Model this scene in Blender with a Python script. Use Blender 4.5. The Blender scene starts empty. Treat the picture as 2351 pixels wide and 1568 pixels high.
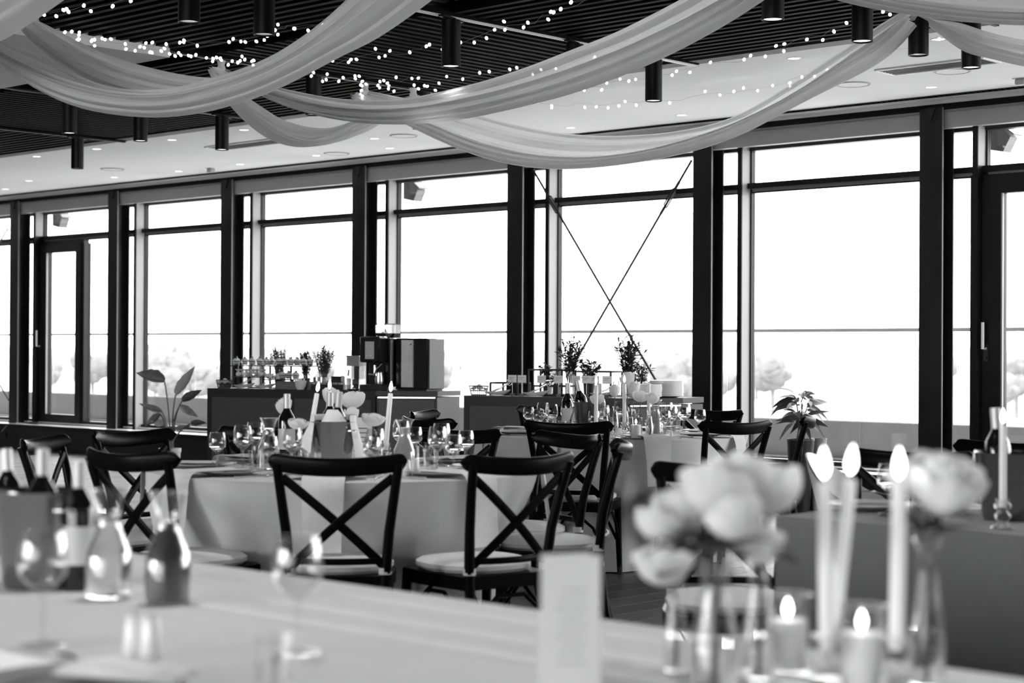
import bpy, math, random
from mathutils import Vector, Matrix
random.seed(7)
sc = bpy.context.scene
col = sc.collection
pi = math.pi
# ---------------------------------------------------------------- camera (solved from the wall's vanishing points)
W, H, FPX = 2351., 1568., 4080.
CAMZ = 1.25
def _n(v): return v.normalized()
_d1 = _n(Vector((-3150. - W/2, 786. - H/2, FPX)))
_h2 = Vector((5000. - W/2, 786. + .0055*8150 - H/2, FPX))
_up = _n(_d1.cross(_h2))
if _up.y > 0: _up = -_up
_X = -_d1; _Z = _up; _Y = _Z.cross(_X)
RW = Matrix((_X, _Y, _Z))
CAM = Vector((0, 0, CAMZ))
cd = bpy.data.cameras.new('camera'); camo = bpy.data.objects.new('camera', cd); col.objects.link(camo)
cd.sensor_width = 36.; cd.sensor_fit = 'HORIZONTAL'; cd.lens = FPX / W * 36.
cr, cu, cb = RW @ Vector((1, 0, 0)), RW @ Vector((0, -1, 0)), -(RW @ Vector((0, 0, 1)))
mw = Matrix((cr, cu, cb)).transposed().to_4x4(); mw.translation = CAM
camo.matrix_world = mw
cd.clip_start = .05; cd.clip_end = 2000
cd.dof.use_dof = True; cd.dof.focus_distance = 10.5; cd.dof.aperture_fstop = 3.1
sc.camera = camo
def ray(px, py): return RW @ Vector((px - W/2, py - H/2, FPX))
def onz(px, py, z): d = ray(px, py); return CAM + d * ((z - CAMZ) / d.z)
def ony(px, py, y): d = ray(px, py); return CAM + d * (y / d.y)
def onx(px, py, x): d = ray(px, py); return CAM + d * (x / d.x)
def at(px, py, dep): d = ray(px, py); return CAM + d * (dep / FPX)
def dep(P): return (RW.transposed() @ (Vector(P) - CAM)).z
def proj(P):
    v = RW.transposed() @ (Vector(P) - CAM); return (W/2 + FPX*v.x/v.z, H/2 + FPX*v.y/v.z)
FWD = _n(Vector((-cb.x, -cb.y, 0))); RGT = _n(Vector((cr.x, cr.y, 0)))
# ---------------------------------------------------------------- world, sun, exposure
wd = bpy.data.worlds.new('overcast_sky'); sc.world = wd; wd.use_nodes = True
bg = wd.node_tree.nodes['Background']; bg.inputs[0].default_value = (1, 1, 1, 1); bg.inputs[1].default_value = 7.5
sl = bpy.data.lights.new('low_sun', 'SUN'); sl.energy = .6; sl.angle = math.radians(10)
so = bpy.data.objects.new('low_sun', sl); col.objects.link(so)
_sd = _n(RGT * .86 + FWD * .5 + Vector((0, 0, -.15)))
so.rotation_euler = _sd.to_track_quat('-Z', 'Y').to_euler(); so.location = (-3, -6, 6)
vs = sc.view_settings; vs.view_transform = 'Standard'; vs.look = 'None'; vs.exposure = 0.0; vs.gamma = 1.0; vs.use_curve_mapping = False
# ---------------------------------------------------------------- materials
def mat(name, v, rough=.5, metal=0., spec=.5, var=0., scale=8., bump=0., bscale=40., stretch=None, emit=0., coat=0.):
    m = bpy.data.materials.new(name); m.use_nodes = True; nt = m.node_tree; b = nt.nodes['Principled BSDF']
    b.inputs['Base Color'].default_value = (v, v, v, 1); b.inputs['Roughness'].default_value = rough
    b.inputs['Metallic'].default_value = metal; b.inputs['Specular IOR Level'].default_value = spec
    b.inputs['Coat Weight'].default_value = coat
    if emit:
        b.inputs['Emission Color'].default_value = (1, 1, 1, 1); b.inputs['Emission Strength'].default_value = emit
        m.cycles.emission_sampling = 'NONE' if emit < 50 else 'AUTO'
    if var or bump:
        tc = nt.nodes.new('ShaderNodeTexCoord'); mp = nt.nodes.new('ShaderNodeMapping'); nt.links.new(tc.outputs['Object'], mp.inputs[0])
        if stretch: mp.inputs['Scale'].default_value = stretch
    if var:
        n = nt.nodes.new('ShaderNodeTexNoise'); n.inputs['Scale'].default_value = scale; n.inputs['Detail'].default_value = 5
        r = nt.nodes.new('ShaderNodeMapRange'); nt.links.new(mp.outputs[0], n.inputs['Vector']); nt.links.new(n.outputs[0], r.inputs[0])
        r.inputs[1].default_value = .3; r.inputs[2].default_value = .7
        r.inputs[3].default_value = max(0, v*(1-var)); r.inputs[4].default_value = min(1, v*(1+var))
        nt.links.new(r.outputs[0], b.inputs['Base Color'])
    if bump:
        n2 = nt.nodes.new('ShaderNodeTexNoise'); n2.inputs['Scale'].default_value = bscale; n2.inputs['Detail'].default_value = 4
        bp = nt.nodes.new('ShaderNodeBump'); bp.inputs['Strength'].default_value = bump; bp.inputs['Distance'].default_value = .01
        nt.links.new(mp.outputs[0], n2.inputs['Vector']); nt.links.new(n2.outputs[0], bp.inputs['Height']); nt.links.new(bp.outputs[0], b.inputs['Normal'])
    return m
def glassmat(name, tint=.97, base=.05, edge=.75, rough=.02, blend=.35):
    m = bpy.data.materials.new(name); m.use_nodes = True; nt = m.node_tree; nt.nodes.clear()
    o = nt.nodes.new('ShaderNodeOutputMaterial'); t = nt.nodes.new('ShaderNodeBsdfTransparent'); t.inputs[0].default_value = (tint,)*3 + (1,)
    g = nt.nodes.new('ShaderNodeBsdfGlossy'); g.inputs[0].default_value = (1, 1, 1, 1); g.inputs['Roughness'].default_value = rough
    l = nt.nodes.new('ShaderNodeLayerWeight'); l.inputs[0].default_value = blend
    r = nt.nodes.new('ShaderNodeMapRange'); r.inputs[3].default_value = base; r.inputs[4].default_value = edge
    mx = nt.nodes.new('ShaderNodeMixShader')
    nt.links.new(l.outputs['Facing'], r.inputs[0]); nt.links.new(r.outputs[0], mx.inputs[0])
    nt.links.new(t.outputs[0], mx.inputs[1]); nt.links.new(g.outputs[0], mx.inputs[2]); nt.links.new(mx.outputs[0], o.inputs[0])
    return m
def sheermat(name, v, see=.12, trans=.45):
    m = bpy.data.materials.new(name); m.use_nodes = True; nt = m.node_tree; nt.nodes.clear()
    o = nt.nodes.new('ShaderNodeOutputMaterial'); d = nt.nodes.new('ShaderNodeBsdfDiffuse'); d.inputs[0].default_value = (v, v, v, 1)
    tl = nt.nodes.new('ShaderNodeBsdfTranslucent'); tl.inputs[0].default_value = (v, v, v, 1); tp = nt.nodes.new('ShaderNodeBsdfTransparent')
    a = nt.nodes.new('ShaderNodeMixShader'); a.inputs[0].default_value = trans; b = nt.nodes.new('ShaderNodeMixShader'); b.inputs[0].default_value = see
    tc = nt.nodes.new('ShaderNodeTexCoord'); w = nt.nodes.new('ShaderNodeTexNoise'); w.inputs['Scale'].default_value = 3
    mr = nt.nodes.new('ShaderNodeMapRange'); mr.inputs[3].default_value = v*.93; mr.inputs[4].default_value = min(1, v*1.07)
    nt.links.new(tc.outputs['Object'], w.inputs['Vector']); nt.links.new(w.outputs[0], mr.inputs[0]); nt.links.new(mr.outputs[0], d.inputs[0])
    nt.links.new(d.outputs[0], a.inputs[1]); nt.links.new(tl.outputs[0], a.inputs[2]); nt.links.new(a.outputs[0], b.inputs[1]); nt.links.new(tp.outputs[0], b.inputs[2])
    nt.links.new(b.outputs[0], o.inputs[0]); return m
M = {}
M['ceil'] = mat('white_plaster', .80, .9, var=.015, scale=3)
M['slat'] = mat('black_stained_slat', .0025, .7, spec=.08, var=.3, scale=12)
M['void'] = mat('black_void', .003, .9, var=.1)
M['edge'] = mat('charcoal_edge_board', .025, .6, var=.1)
M['steel'] = mat('dark_steel_paint', .014, .38, spec=.25, var=.35, scale=5, stretch=(1, 1, .35))
M['steel2'] = mat('black_steel_web', .005, .5, var=.2)
M['frame'] = mat('black_aluminium', .006, .4, spec=.25, var=.1)
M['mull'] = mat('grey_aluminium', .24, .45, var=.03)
M['fascia'] = mat('grey_fascia', .42, .6, var=.03)
M['sill'] = mat('glossy_white_sill', .75, .25, var=.03)
M['base'] = mat('black_convector_casing', .007, .55, var=.15)
M['wall'] = mat('grey_plaster_wall', .42, .9, var=.03)
M['pane'] = glassmat('window_glass', .985, .02, .6, 0., .09)
M['railglass'] = glassmat('railing_glass', .96, .02, .4, 0., .09)
M['rail'] = mat('rail_metal', .09, .5, var=.1)
M['parapet'] = mat('parapet_render', .07, .85, var=.12, scale=4)
M['deck'] = mat('terrace_deck', .9, .8, var=.15, scale=6)
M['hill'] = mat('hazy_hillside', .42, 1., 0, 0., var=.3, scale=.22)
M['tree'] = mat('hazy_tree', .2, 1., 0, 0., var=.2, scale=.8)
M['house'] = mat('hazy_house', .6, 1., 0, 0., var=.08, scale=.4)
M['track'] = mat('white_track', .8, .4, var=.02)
M['lampb'] = mat('black_lamp_body', .004, .4, spec=.25, var=.1)
M['lampe'] = mat('lamp_face', .9, .3, emit=2.2)
M['lampoff'] = mat('dim_lamp_face', .6, .15, .5, emit=.25)
M['bulb'] = mat('fairy_bulb', 1., .3, emit=6.)
M['wire'] = mat('fine_wire', .25, .5)
M['drape'] = sheermat('sheer_drape', .9, .10, .5)
M['black'] = mat('black_lacquer_wood', .004, .28, spec=.07, var=.15, scale=20)
M['cush'] = mat('cream_cushion', .72, .9, var=.03, scale=30, bump=.15, bscale=300)
M['cloth'] = mat('white_tablecloth', .70, .9, var=.02, scale=20, bump=.12, bscale=500)
M['clothg'] = mat('grey_tablecloth', .19, .9, var=.03, scale=20, bump=.12, bscale=500)
M['nap'] = mat('linen_napkin', .80, .95, var=.03, scale=40, bump=.2, bscale=400)
M['plate'] = mat('grey_glazed_plate', .33, .35, var=.06, scale=10)
M['china'] = mat('white_china', .8, .15, var=.02)
M['glass'] = glassmat('clear_glass', .965, .015, 1., .01, .13)
M['liq'] = mat('water', .97, .0); _b = M['liq'].node_tree.nodes['Principled BSDF']; _b.inputs['Transmission Weight'].default_value = 1.; _b.inputs['IOR'].default_value = 1.33
M['juice'] = mat('cloudy_juice', .42, .25, var=.05)
M['cola'] = mat('dark_juice', .07, .2, var=.05)
M['silver'] = mat('polished_steel', .75, .16, 1., var=.04)
M['bottle'] = mat('dark_bottle_glass', .006, .06, var=.1, coat=.3)
M['label'] = mat('paper_label', .62, .7, var=.03)
M['foil'] = mat('pale_foil', .55, .35, .3, var=.06)
M['wax'] = mat('white_wax', .93, .45, var=.02)
M['flame'] = mat('candle_flame', 1., .5, emit=9.)
M['petal'] = sheermat('white_petal', .90, .0, .35)
M['pail'] = mat('dull_steel_pail', .28, .2, 1., var=.08)
M['leaf'] = mat('mid_leaf', .15, .5, var=.3, scale=20)
M['leafd'] = mat('dark_leaf', .045, .5, var=.3, scale=20)
M['stem'] = mat('stem', .09, .6, var=.2)
M['pot'] = mat('pale_pot', .38, .6, var=.05)
M['potd'] = mat('black_pot', .02, .45, var=.1)
M['soil'] = mat('soil', .04, .95, var=.3, scale=60)
M['counter'] = mat('charcoal_laminate', .075, .55, var=.08, scale=30)
M['counterf'] = mat('black_counter_frame', .02, .5, var=.1)
M['wood'] = mat('grey_wood_box', .16, .6, var=.2, scale=10, stretch=(1, 8, 8))
M['print'] = mat('faint_grey_print', .45, .8)
M['card'] = mat('white_card', .72, .8, var=.02)
M['ink'] = mat('grey_ink', .12, .8)
M['mblack'] = mat('black_machine_gloss', .01, .12, var=.1)
M['msteel'] = mat('brushed_steel', .8, .32, .9, var=.1, scale=6, bump=.1, bscale=120)
M['screen'] = mat('screen', .18, .2, emit=.12)
M['dark'] = mat('matt_black', .015, .6, var=.1)
M['cream'] = mat('whipped_cream', .78, .7, var=.05, scale=80)
M['berry'] = mat('berry', .03, .3, var=.2)
M['cake'] = mat('sponge_layer', .22, .9, var=.3, scale=90)
M['shell'] = mat('white_moulded_plastic', .62, .35, var=.02)
M['plank'] = mat('oak_plank', .07, .42, var=.35, scale=3.5, stretch=(1.2, 14, 14))
M['plank2'] = mat('oak_plank_pale', .09, .42, var=.3, scale=3.5, stretch=(1.2, 14, 14))
M['plank3'] = mat('oak_plank_dark', .05, .45, var=.3, scale=3.5, stretch=(1.2, 14, 14))
M['joint'] = mat('floor_joint', .012, .8, var=.1)
M['cable'] = mat('white_cable', .6, .5)
M['grille'] = mat('grey_grille', .42, .6, var=.1)
M['flood'] = mat('grey_floodlight', .10, .5, var=.1)
# ---------------------------------------------------------------- geometry collector
class G:
    def __init__(s): s.v = []; s.f = []
    def add(s, v, f, m=None):
        o = len(s.v); s.v += [tuple(m @ Vector(p)) if m is not None else tuple(p) for p in v]; s.f += [tuple(i + o for i in q) for q in f]; return s
    def box(s, x0, x1, y0, y1, z0, z1, m=None):
        v = [(x0,y0,z0),(x1,y0,z0),(x1,y1,z0),(x0,y1,z0),(x0,y0,z1),(x1,y0,z1),(x1,y1,z1),(x0,y1,z1)]
        return s.add(v, [(3,2,1,0),(4,5,6,7),(0,1,5,4),(1,2,6,5),(2,3,7,6),(3,0,4,7)], m)
    def rbox(s, x0, x1, y0, y1, z0, z1, b=.005, m=None):      # chamfered box
        v = []; ids = {}
        for ix, x in enumerate((x0, x1)):
            for iy, y in enumerate((y0, y1)):
                for iz, z in enumerate((z0, z1)):
                    sx, sy, sz = (1 if ix == 0 else -1), (1 if iy == 0 else -1), (1 if iz == 0 else -1)
                    for k, p in enumerate(((x, y+sy*b, z+sz*b), (x+sx*b, y, z+sz*b), (x+sx*b, y+sy*b, z))):
                        ids[(ix, iy, iz, k)] = len(v); v.append(p)
        f = []
        I = lambda a, b_, c, k: ids[(a, b_, c, k)]
        for ix in (0, 1): q = [I(ix,0,0,0),I(ix,1,0,0),I(ix,1,1,0),I(ix,0,1,0)]; f.append(q if ix else q[::-1])
        for iy in (0, 1): q = [I(0,iy,0,1),I(1,iy,0,1),I(1,iy,1,1),I(0,iy,1,1)]; f.append(q[::-1] if iy else q)
        for iz in (0, 1): q = [I(0,0,iz,2),I(1,0,iz,2),I(1,1,iz,2),I(0,1,iz,2)]; f.append(q if iz else q[::-1])
        for a in (0, 1):
            for c in (0, 1):
                f.append([I(a,c,0,0),I(a,c,1,0),I(a,c,1,1),I(a,c,0,1)])
                f.append([I(a,0,c,0),I(a,1,c,0),I(a,1,c,2),I(a,0,c,2)])
                f.append([I(0,a,c,1),I(1,a,c,1),I(1,a,c,2),I(0,a,c,2)])
                for e in (0, 1): f.append([I(a,c,e,0),I(a,c,e,1),I(a,c,e,2)])
        return s.add(v, f, m)
    def lathe(s, prof, n=20, m=None, fn=None):                # profile (r, z), open ends closed when r == 0
        v = []; f = []
        for j, (r, z) in enumerate(prof):
            for i in range(n):
                a = 2*pi*i/n; rr = r*(fn(a, j) if fn else 1); v.append((rr*math.cos(a), rr*math.sin(a), z))
        for j in range(len(prof)-1):
            for i in range(n): f.append((j*n+i, j*n+(i+1) % n, (j+1)*n+(i+1) % n, (j+1)*n+i))
        return s.add(v, f, m)
    def cyl(s, r, z0, z1, n=16, m=None, r2=None):
        r2 = r if r2 is None else r2
        return s.lathe([(0, z0), (r, z0), (r2, z1), (0, z1)], n, m)
    def tube(s, pts, r, n=8, m=None, closed=False, flat=None):  # flat=(w,h,up): rectangular-ish section
        pts = [Vector(p) for p in pts]; k = len(pts); v = []; f = []
        for i, p in enumerate(pts):
            a = pts[i-1] if (i or closed) else p; b = pts[(i+1) % k] if (i < k-1 or closed) else p
            t = _n(b - a) if (b-a).length > 1e-9 else Vector((0, 0, 1))
            up = Vector(flat[2]) if flat else (Vector((0, 0, 1)) if abs(t.z) < .95 else Vector((1, 0, 0)))
            x = _n(t.cross(up)); y = _n(x.cross(t)); rr = r[i] if isinstance(r, (list, tuple)) else r
            for j in range(n):
                an = 2*pi*(j+.5)/n; c, sn = math.cos(an), math.sin(an)
                if flat:
                    g = lambda q: math.copysign(abs(q)**.45, q); v.append(p + x*g(c)*flat[0]/2 + y*g(sn)*flat[1]/2)
                else: v.append(p + x*c*rr + y*sn*rr)
        for i in range(k if closed else k-1):
            for j in range(n): f.append((i*n+j, i*n+(j+1) % n, ((i+1) % k)*n+(j+1) % n, ((i+1) % k)*n+j))
        if not closed: f.append(tuple(range(n))[::-1]); f.append(tuple((k-1)*n+j for j in range(n)))
        return s.add(v, f, m)
    def grid(s, fn, nu, nv, m=None, cu=False):
        v = [fn(i/(nu if cu else nu-1), j/(nv-1)) for i in range(nu) for j in range(nv)]; f = []
        for i in range(nu if cu else nu-1):
            for j in range(nv-1): i2 = (i+1) % nu; f.append((i*nv+j, i2*nv+j, i2*nv+j+1, i*nv+j+1))
        return s.add(v, f, m)
    def prism(s, poly, z0, z1, m=None):
        n = len(poly); v = [(x, y, z0) for x, y in poly] + [(x, y, z1) for x, y in poly]
        return s.add(v, [tuple(range(n))[::-1], tuple(range(n, 2*n))] + [(i, (i+1) % n, n+(i+1) % n, n+i) for i in range(n)], m)
    def ball(s, r, c=(0, 0, 0), n=8, k=5, sz=1.):
        pr = [(r*math.sin(pi*j/k), -r*sz*math.cos(pi*j/k)) for j in range(k+1)]
        return s.lathe(pr, n, Matrix.Translation(c))
    def mesh(s, name, mt, smooth=True, ang=38):
        me = bpy.data.meshes.new(name); me.from_pydata(s.v, [], s.f); me.update()
        if smooth:
            me.polygons.foreach_set('use_smooth', [True]*len(me.polygons)); me.set_sharp_from_angle(angle=math.radians(ang))
        me.materials.append(M[mt] if isinstance(mt, str) else mt); return me
T3 = Matrix.Translation
def RZ(a): return Matrix.Rotation(a, 4, 'Z')
def RX(a): return Matrix.Rotation(a, 4, 'X')
def RY(a): return Matrix.Rotation(a, 4, 'Y')
def ob(name, data, parent=None, loc=None, rz=None):
    o = bpy.data.objects.new(name, data); col.objects.link(o)
    if parent: o.parent = parent
    if loc is not None: o.location = loc
    if rz is not None: o.rotation_euler = (0, 0, rz)
    return o
def part(name, g, mt, parent=None, smooth=True, label=None, loc=None):
    o = ob(name, g.mesh(name, mt, smooth), parent, loc)
    if label: o['label'] = label
    return o
def tag(o, label, cat, group=None):
    o['label'] = label; o['category'] = cat
    if group: o['group'] = group
    return o
def thing(name, label, cat, loc=(0, 0, 0), rz=0, group=None): return tag(ob(name, None, None, loc, rz), label, cat, group)
def struct(name, g, mt, parent=None, label=None, smooth=True):
    o = part(name, g, mt, parent, smooth)
    if parent is None: o['kind'] = 'structure'
    if label: o['label'] = label
    return o
def sempty(name, label=None, loc=(0, 0, 0)):
    o = ob(name, None, None, loc); o['kind'] = 'structure'
    if label: o['label'] = label
    return o
def dup(root, loc=None, rz=None, label=None, group=None):
    r = root.copy(); col.objects.link(r)
    if loc is not None: r.location = loc
    if rz is not None: r.rotation_euler = (0, 0, rz)
    if label: r['label'] = label
    if group: r['group'] = group
    for c in root.children:
        q = c.copy(); col.objects.link(q); q.parent = r
        for e in c.children:
            w = e.copy(); col.objects.link(w); w.parent = q
    return r
class Proto:            # first call uses the built thing, later calls copy it
    def __init__(s, root): s.r = root; s.used = False
    def __call__(s, loc, rz=0, label=None, group=None):
        if s.used: return dup(s.r, loc, rz, label, group)
        s.used = True; s.r.location = loc; s.r.rotation_euler = (0, 0, rz)
        if label: s.r['label'] = label
        if group: s.r['group'] = group
        return s.r
# ================================================================ THE SETTING
K = CAMZ / 1.30
CZ = 3.211                        # white ceiling height
YBOX, YP, YM, YG = 12.02, 12.16, 12.26, 12.39     # convector front, pillar front, mullion front, glazing
SP = 2.199                        # pillar spacing
PX = [-7.145 - SP*k for k in range(-1, 8)]        # left edges of pillars: index 0 is beyond the frame
SILLZ = .315
# floor: slab, then every board its own piece
fl = struct('floor', G().box(-30, 8, -12, 12.6, -.3, -.012), 'joint', label='dark oak plank floor')
random.seed(3)
PW, PL = .18, 1.9
pme = [G().rbox(0, PW-.003, 0, PL-.003, -.02, 0, .0015).mesh('plank', k, False) for k in ('plank', 'plank2', 'plank3')]
cand = []
ix = 0
x = -24.
while x < 3:
    y = -2 - (ix*37 % 17)/17*PL
    while y < 12.02:
        c = proj((x+PW/2, y+PL/2, 0)) if dep((x, y+PL/2, 0)) > 1 else (-9e3, 0)
        s = 9
        if -60 < c[0] < 420 and 1020 < c[1] < 1200: s = 0
        if 1350 < c[0] < 1900 and 1180 < c[1] < 1560: s = 0
        if s and dep((x, y, 0)) > 1 and -100 < c[0] < 2450 and 1000 < c[1] < 1700: s = 3
        cand.append((s, dep((x+PW/2, y+PL/2, 0)), x, y)); y += PL
    x += PW; ix += 1
cand.sort()
gs = [G(), G(), G()]
for i, (s, d, x, y) in enumerate(cand):
    k = random.choice((0, 0, 1, 2)); l = min(PL-.003, 12.02-y)
    if i < 290 and s < 9:
        o = ob('plank', pme[k], fl, (x, y, 0))
        if l < PL-.01: o.scale = (1, l/PL, 1)
    else: gs[k].box(x, x+PW-.003, y, y+l, -.02, 0)
for k, n in enumerate(('plank', 'plank2', 'plank3')):
    o = part('further_planks', gs[k], n, fl, False); o['kind'] = 'stuff'
# convector casing under the windows with its glossy sill
bb = struct('baseboard_back', G().box(-26, 0, YBOX, YG+.1, 0, SILLZ-.03), 'base', label='long black convector casing below the windows')
part('sill_board', G().box(-26, 0, YBOX+.02, YG-.06, SILLZ-.03, SILLZ), 'sill', bb, False)
part('sill_edge', G().box(-26, 0, YBOX-.005, YBOX+.02, SILLZ-.05, SILLZ-.002), 'frame', bb, False)
part('bottom_rail', G().box(-26, 0, YG-.05, YG+.05, SILLZ, SILLZ+.06), 'frame', bb, False)
part('rail_painted_highlight', G().box(-26, 0, YG-.075, YG-.05, SILLZ+.012, SILLZ+.026), 'track', bb, False)  # white strip painted in as the highlight along the bottom rail
# the rest of the room round the camera: a wide window behind it, closed ends
YF = -4.5
struct('wall_front', G().box(-28, -10, YF-.2, YF, 0, CZ+.4).box(2, 6, YF-.2, YF, 0, CZ+.4).box(-10, 2, YF-.2, YF, 0, .3).box(-10, 2, YF-.2, YF, 3.05, CZ+.4), 'wall', label='plain wall with a wide window', smooth=False)
struct('wall_left', G().box(-28.2, -28, YF-.2, 12.6, 0, CZ+.4), 'wall', label='plain end wall', smooth=False)
struct('wall_right', G().box(6, 6.2, YF-.2, 12.6, 0, CZ+.4), 'wall', label='plain end wall', smooth=False)
# steel H pillars
for k, x in enumerate(PX):
    p = sempty('pillar_%d' % (k+1), 'dark steel pillar between the windows', (x, YP, 0))
    part('front_flange', G().box(0, .2, 0, .014, 0, CZ-.06), 'steel', p, False)
    part('flange_glint', G().box(.196, .201, -.001, .014, 0, CZ-.06), 'mull', p, False)  # pale strip paints the specular glint along the flange's edge
    part('web', G().box(.085, .115, .014, .162, 0, CZ-.06), 'steel2', p, False)
    part('rear_flange', G().box(0, .2, .162, .176, 0, CZ-.06), 'steel2', p, False)
    part('head_plate', G().prism([(.06, 0), (.14, 0), (.10, -.10)], 0, .01, T3((0, -.002, CZ-.06)) @ RX(pi/2)), 'steel2', p, False)
# header above the windows
hd = sempty('wall_back', 'pale header band above the windows')
part('fascia', G().box(-26, 0, YP+.05, YP+.12, 2.995, 3.135), 'fascia', hd, False)
part('shadow_gap', G().box(-26, 0, YP+.04, YP+.3, 3.136, CZ+.02), 'void', hd, False)
part('ceiling_lip', G().box(-26, 0, YP+.018, YP+.038, 3.183, CZ+.02), 'ceil', hd, False)
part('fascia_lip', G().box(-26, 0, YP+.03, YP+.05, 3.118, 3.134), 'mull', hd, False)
part('head_frame', G().box(-26, 0, YG-.03, YG+.06, 2.975, 3.03), 'frame', hd, False)
# windows, one per bay
zt0, zt1 = 2.652, 2.698
def hbar(x0, x1, z0, z1, y0=None, y1=None): return G().box(x0, x1, YG-.045 if y0 is None else y0, YG+.03 if y1 is None else y1, z0, z1)
def window(n, x0, x1, door=None):
    w = sempty('window_%d' % n, 'tall window bay of narrow and wide panes', (0, 0, 0))
    xm = x0 + .405
    zl_ = zt1 if door else SILLZ
    part('mullion', G().box(xm+.004, xm+.045, YM, YM+.112, zl_, 3.0), 'mull', w, False, label='pale grey aluminium mullion')
    if door: part('door_post', G().box(xm+.004, xm+.045, YM, YM+.112, SILLZ, zt1), 'frame', w, False)
    part('mullion_nose', G().box(xm, xm+.045, YM-.012, YM, SILLZ, 3.0), 'frame', w, False)
    part('mullion_back', G().box(xm-.01, xm+.06, YM+.112, YM+.165, SILLZ, 3.0), 'frame', w, False)
    xl, xr = x0+.2, x1
    part('frame', G().box(xr-.05, xr+.01, YG-.03, YG+.03, SILLZ, 3.0), 'frame', w, False)
    part('transom', hbar(x0+.02, xm, zt0, zt1).add(*_bx(xm+.045, xr, YG-.06, YG+.03, zt0, zt1)), 'frame', w, False)
    part('transom_bead', G().box(x0+.02, xr, YG+.0, YG+.03, 2.617, 2.63), 'frame', w, False)
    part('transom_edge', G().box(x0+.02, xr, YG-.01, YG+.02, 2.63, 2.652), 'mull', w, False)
    pn = lambda a, b, c, d: part('pane', G().box(a, b, YG, YG+.012, c, d), 'pane', w, False)
    pn(xl, xm, zt1, 2.98); pn(xl, xm, SILLZ+.05, 2.62); pn(xm+.06, xr-.05, zt1, 2.98)
    if not door: pn(xm+.06, xr-.05, SILLZ+.05, 2.62)
    return xm
def _bx(x0, x1, y0, y1, z0, z1): g = G().box(x0, x1, y0, y1, z0, z1); return g.v, g.f
bays = []
for i in range(len(PX)-1):         # bay i lies right of pillar i+1
    bays.append(window(i+1, PX[i+1], PX[i], door=(i in (0, 6))))
window(9, PX[8]-SP, PX[8])
# glazed doors
def door(n, x0, x1, side=None, mate='steel'):
    d = sempty('door_%d' % n, 'glazed terrace door in a dark metal frame')
    zt, zb = 2.58, SILLZ+.02
    y0, y1 = YG-.07, YG+.02
    st, sl_ = .12, .22
    part('door_frame', G().box(x0-.05, x1+.03, YG-.05, YG+.03, zt+.0, zt+.05).box(x0-.05, x0, YG-.05, YG+.03, zb, zt), 'frame', d, False)
    lf = part('door_leaf', G().box(x0, x0+sl_, y0, y1, zb, zt).box(x1-st, x1, y0, y1, zb, zt).box(x0+sl_, x1-st, y0, y1, zt-.10, zt).box(x0+sl_, x1-st, y0, y1, zb, zb+.11), mate, d, False)
    part('pane', G().box(x0+sl_, x1-st, YG-.02, YG-.01, zb+.11, zt-.1), 'pane', d, False)
    part('glazing_bead', G().box(x0+sl_, x0+sl_+.012, y0-.004, y0+.02, zb+.11, zt-.1), 'mull', d, False)
    h = part('handle', G().tube([(x0+.10, y0-.01, 1.30), (x0+.10, y0-.06, 1.30), (x0+.10, y0-.06, 1.50)], .012, 8), 'sill', lf)
    part('lock_plate', G().rbox(x0+.08, x0+.12, y0-.012, y0, 1.20, 1.34, .003).cyl(.012, 0, .012, 10, T3((x0+.10, y0-.012, 1.23)) @ RX(pi/2)), 'dark', lf)
    if side: part('side_post', G().box(x1, x1+.06, YG-.06, YG+.04, zb, zt), 'frame', d, False); part('side_pane', G().box(x1+.06, side, YG, YG+.012, zb, zt), 'pane', d, False)
    return d
xa, xb = ony(95, 700, YG).x, ony(196, 700, YG).x
door(1, xa, xb, PX[6]-.03)
xa = ony(2240, 700, YG).x
door(2, xa+.03, PX[0]-.05, None, 'frame')
# diagonal tie rods
def rods(name, label, P, Q, buckle):
    t = thing(name, label, 'tie rod', P)
    v = Q - P
    part('rod', G().tube([(0, 0, 0), v*.5, v], .011, 8), 'dark', t)
    for b in buckle:
        c = v*b; u = _n(v); s = _n(u.cross(Vector((0, 1, 0))))*.022
        part('turnbuckle', G().tube([c-u*.11, c-u*.08+s, c+u*.08+s, c+u*.11], .007, 6).tube([c-u*.11, c-u*.08-s, c+u*.08-s, c+u*.11], .007, 6).tube([c-u*.17, c-u*.1], .014, 8).tube([c+u*.1, c+u*.17], .014, 8), 'dark', t)
YR = YP + .09
rods('tie_rod', 'thin black tie rod running from the upper pillar end down past the plate stacks', ony(1224, 390, YR), ony(1512, 884, YR), (.17,))
rods('tie_rod', 'thin black tie rod with a turnbuckle just under the draped fabric', ony(1588, 368, YR+.035), ony(1300, 866, YR+.035), (.165,))
rods('tie_rod', 'short visible end of a black tie rod beside the terrace door pillar', ony(18, 525, YR), ony(-150, 801, YR), (.16,))
rods('tie_rod', 'lower end of a black tie rod meeting the pillar foot by the terrace door', ony(20, 918, YR+.04), ony(-150, 636, YR+.04), ())
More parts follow.
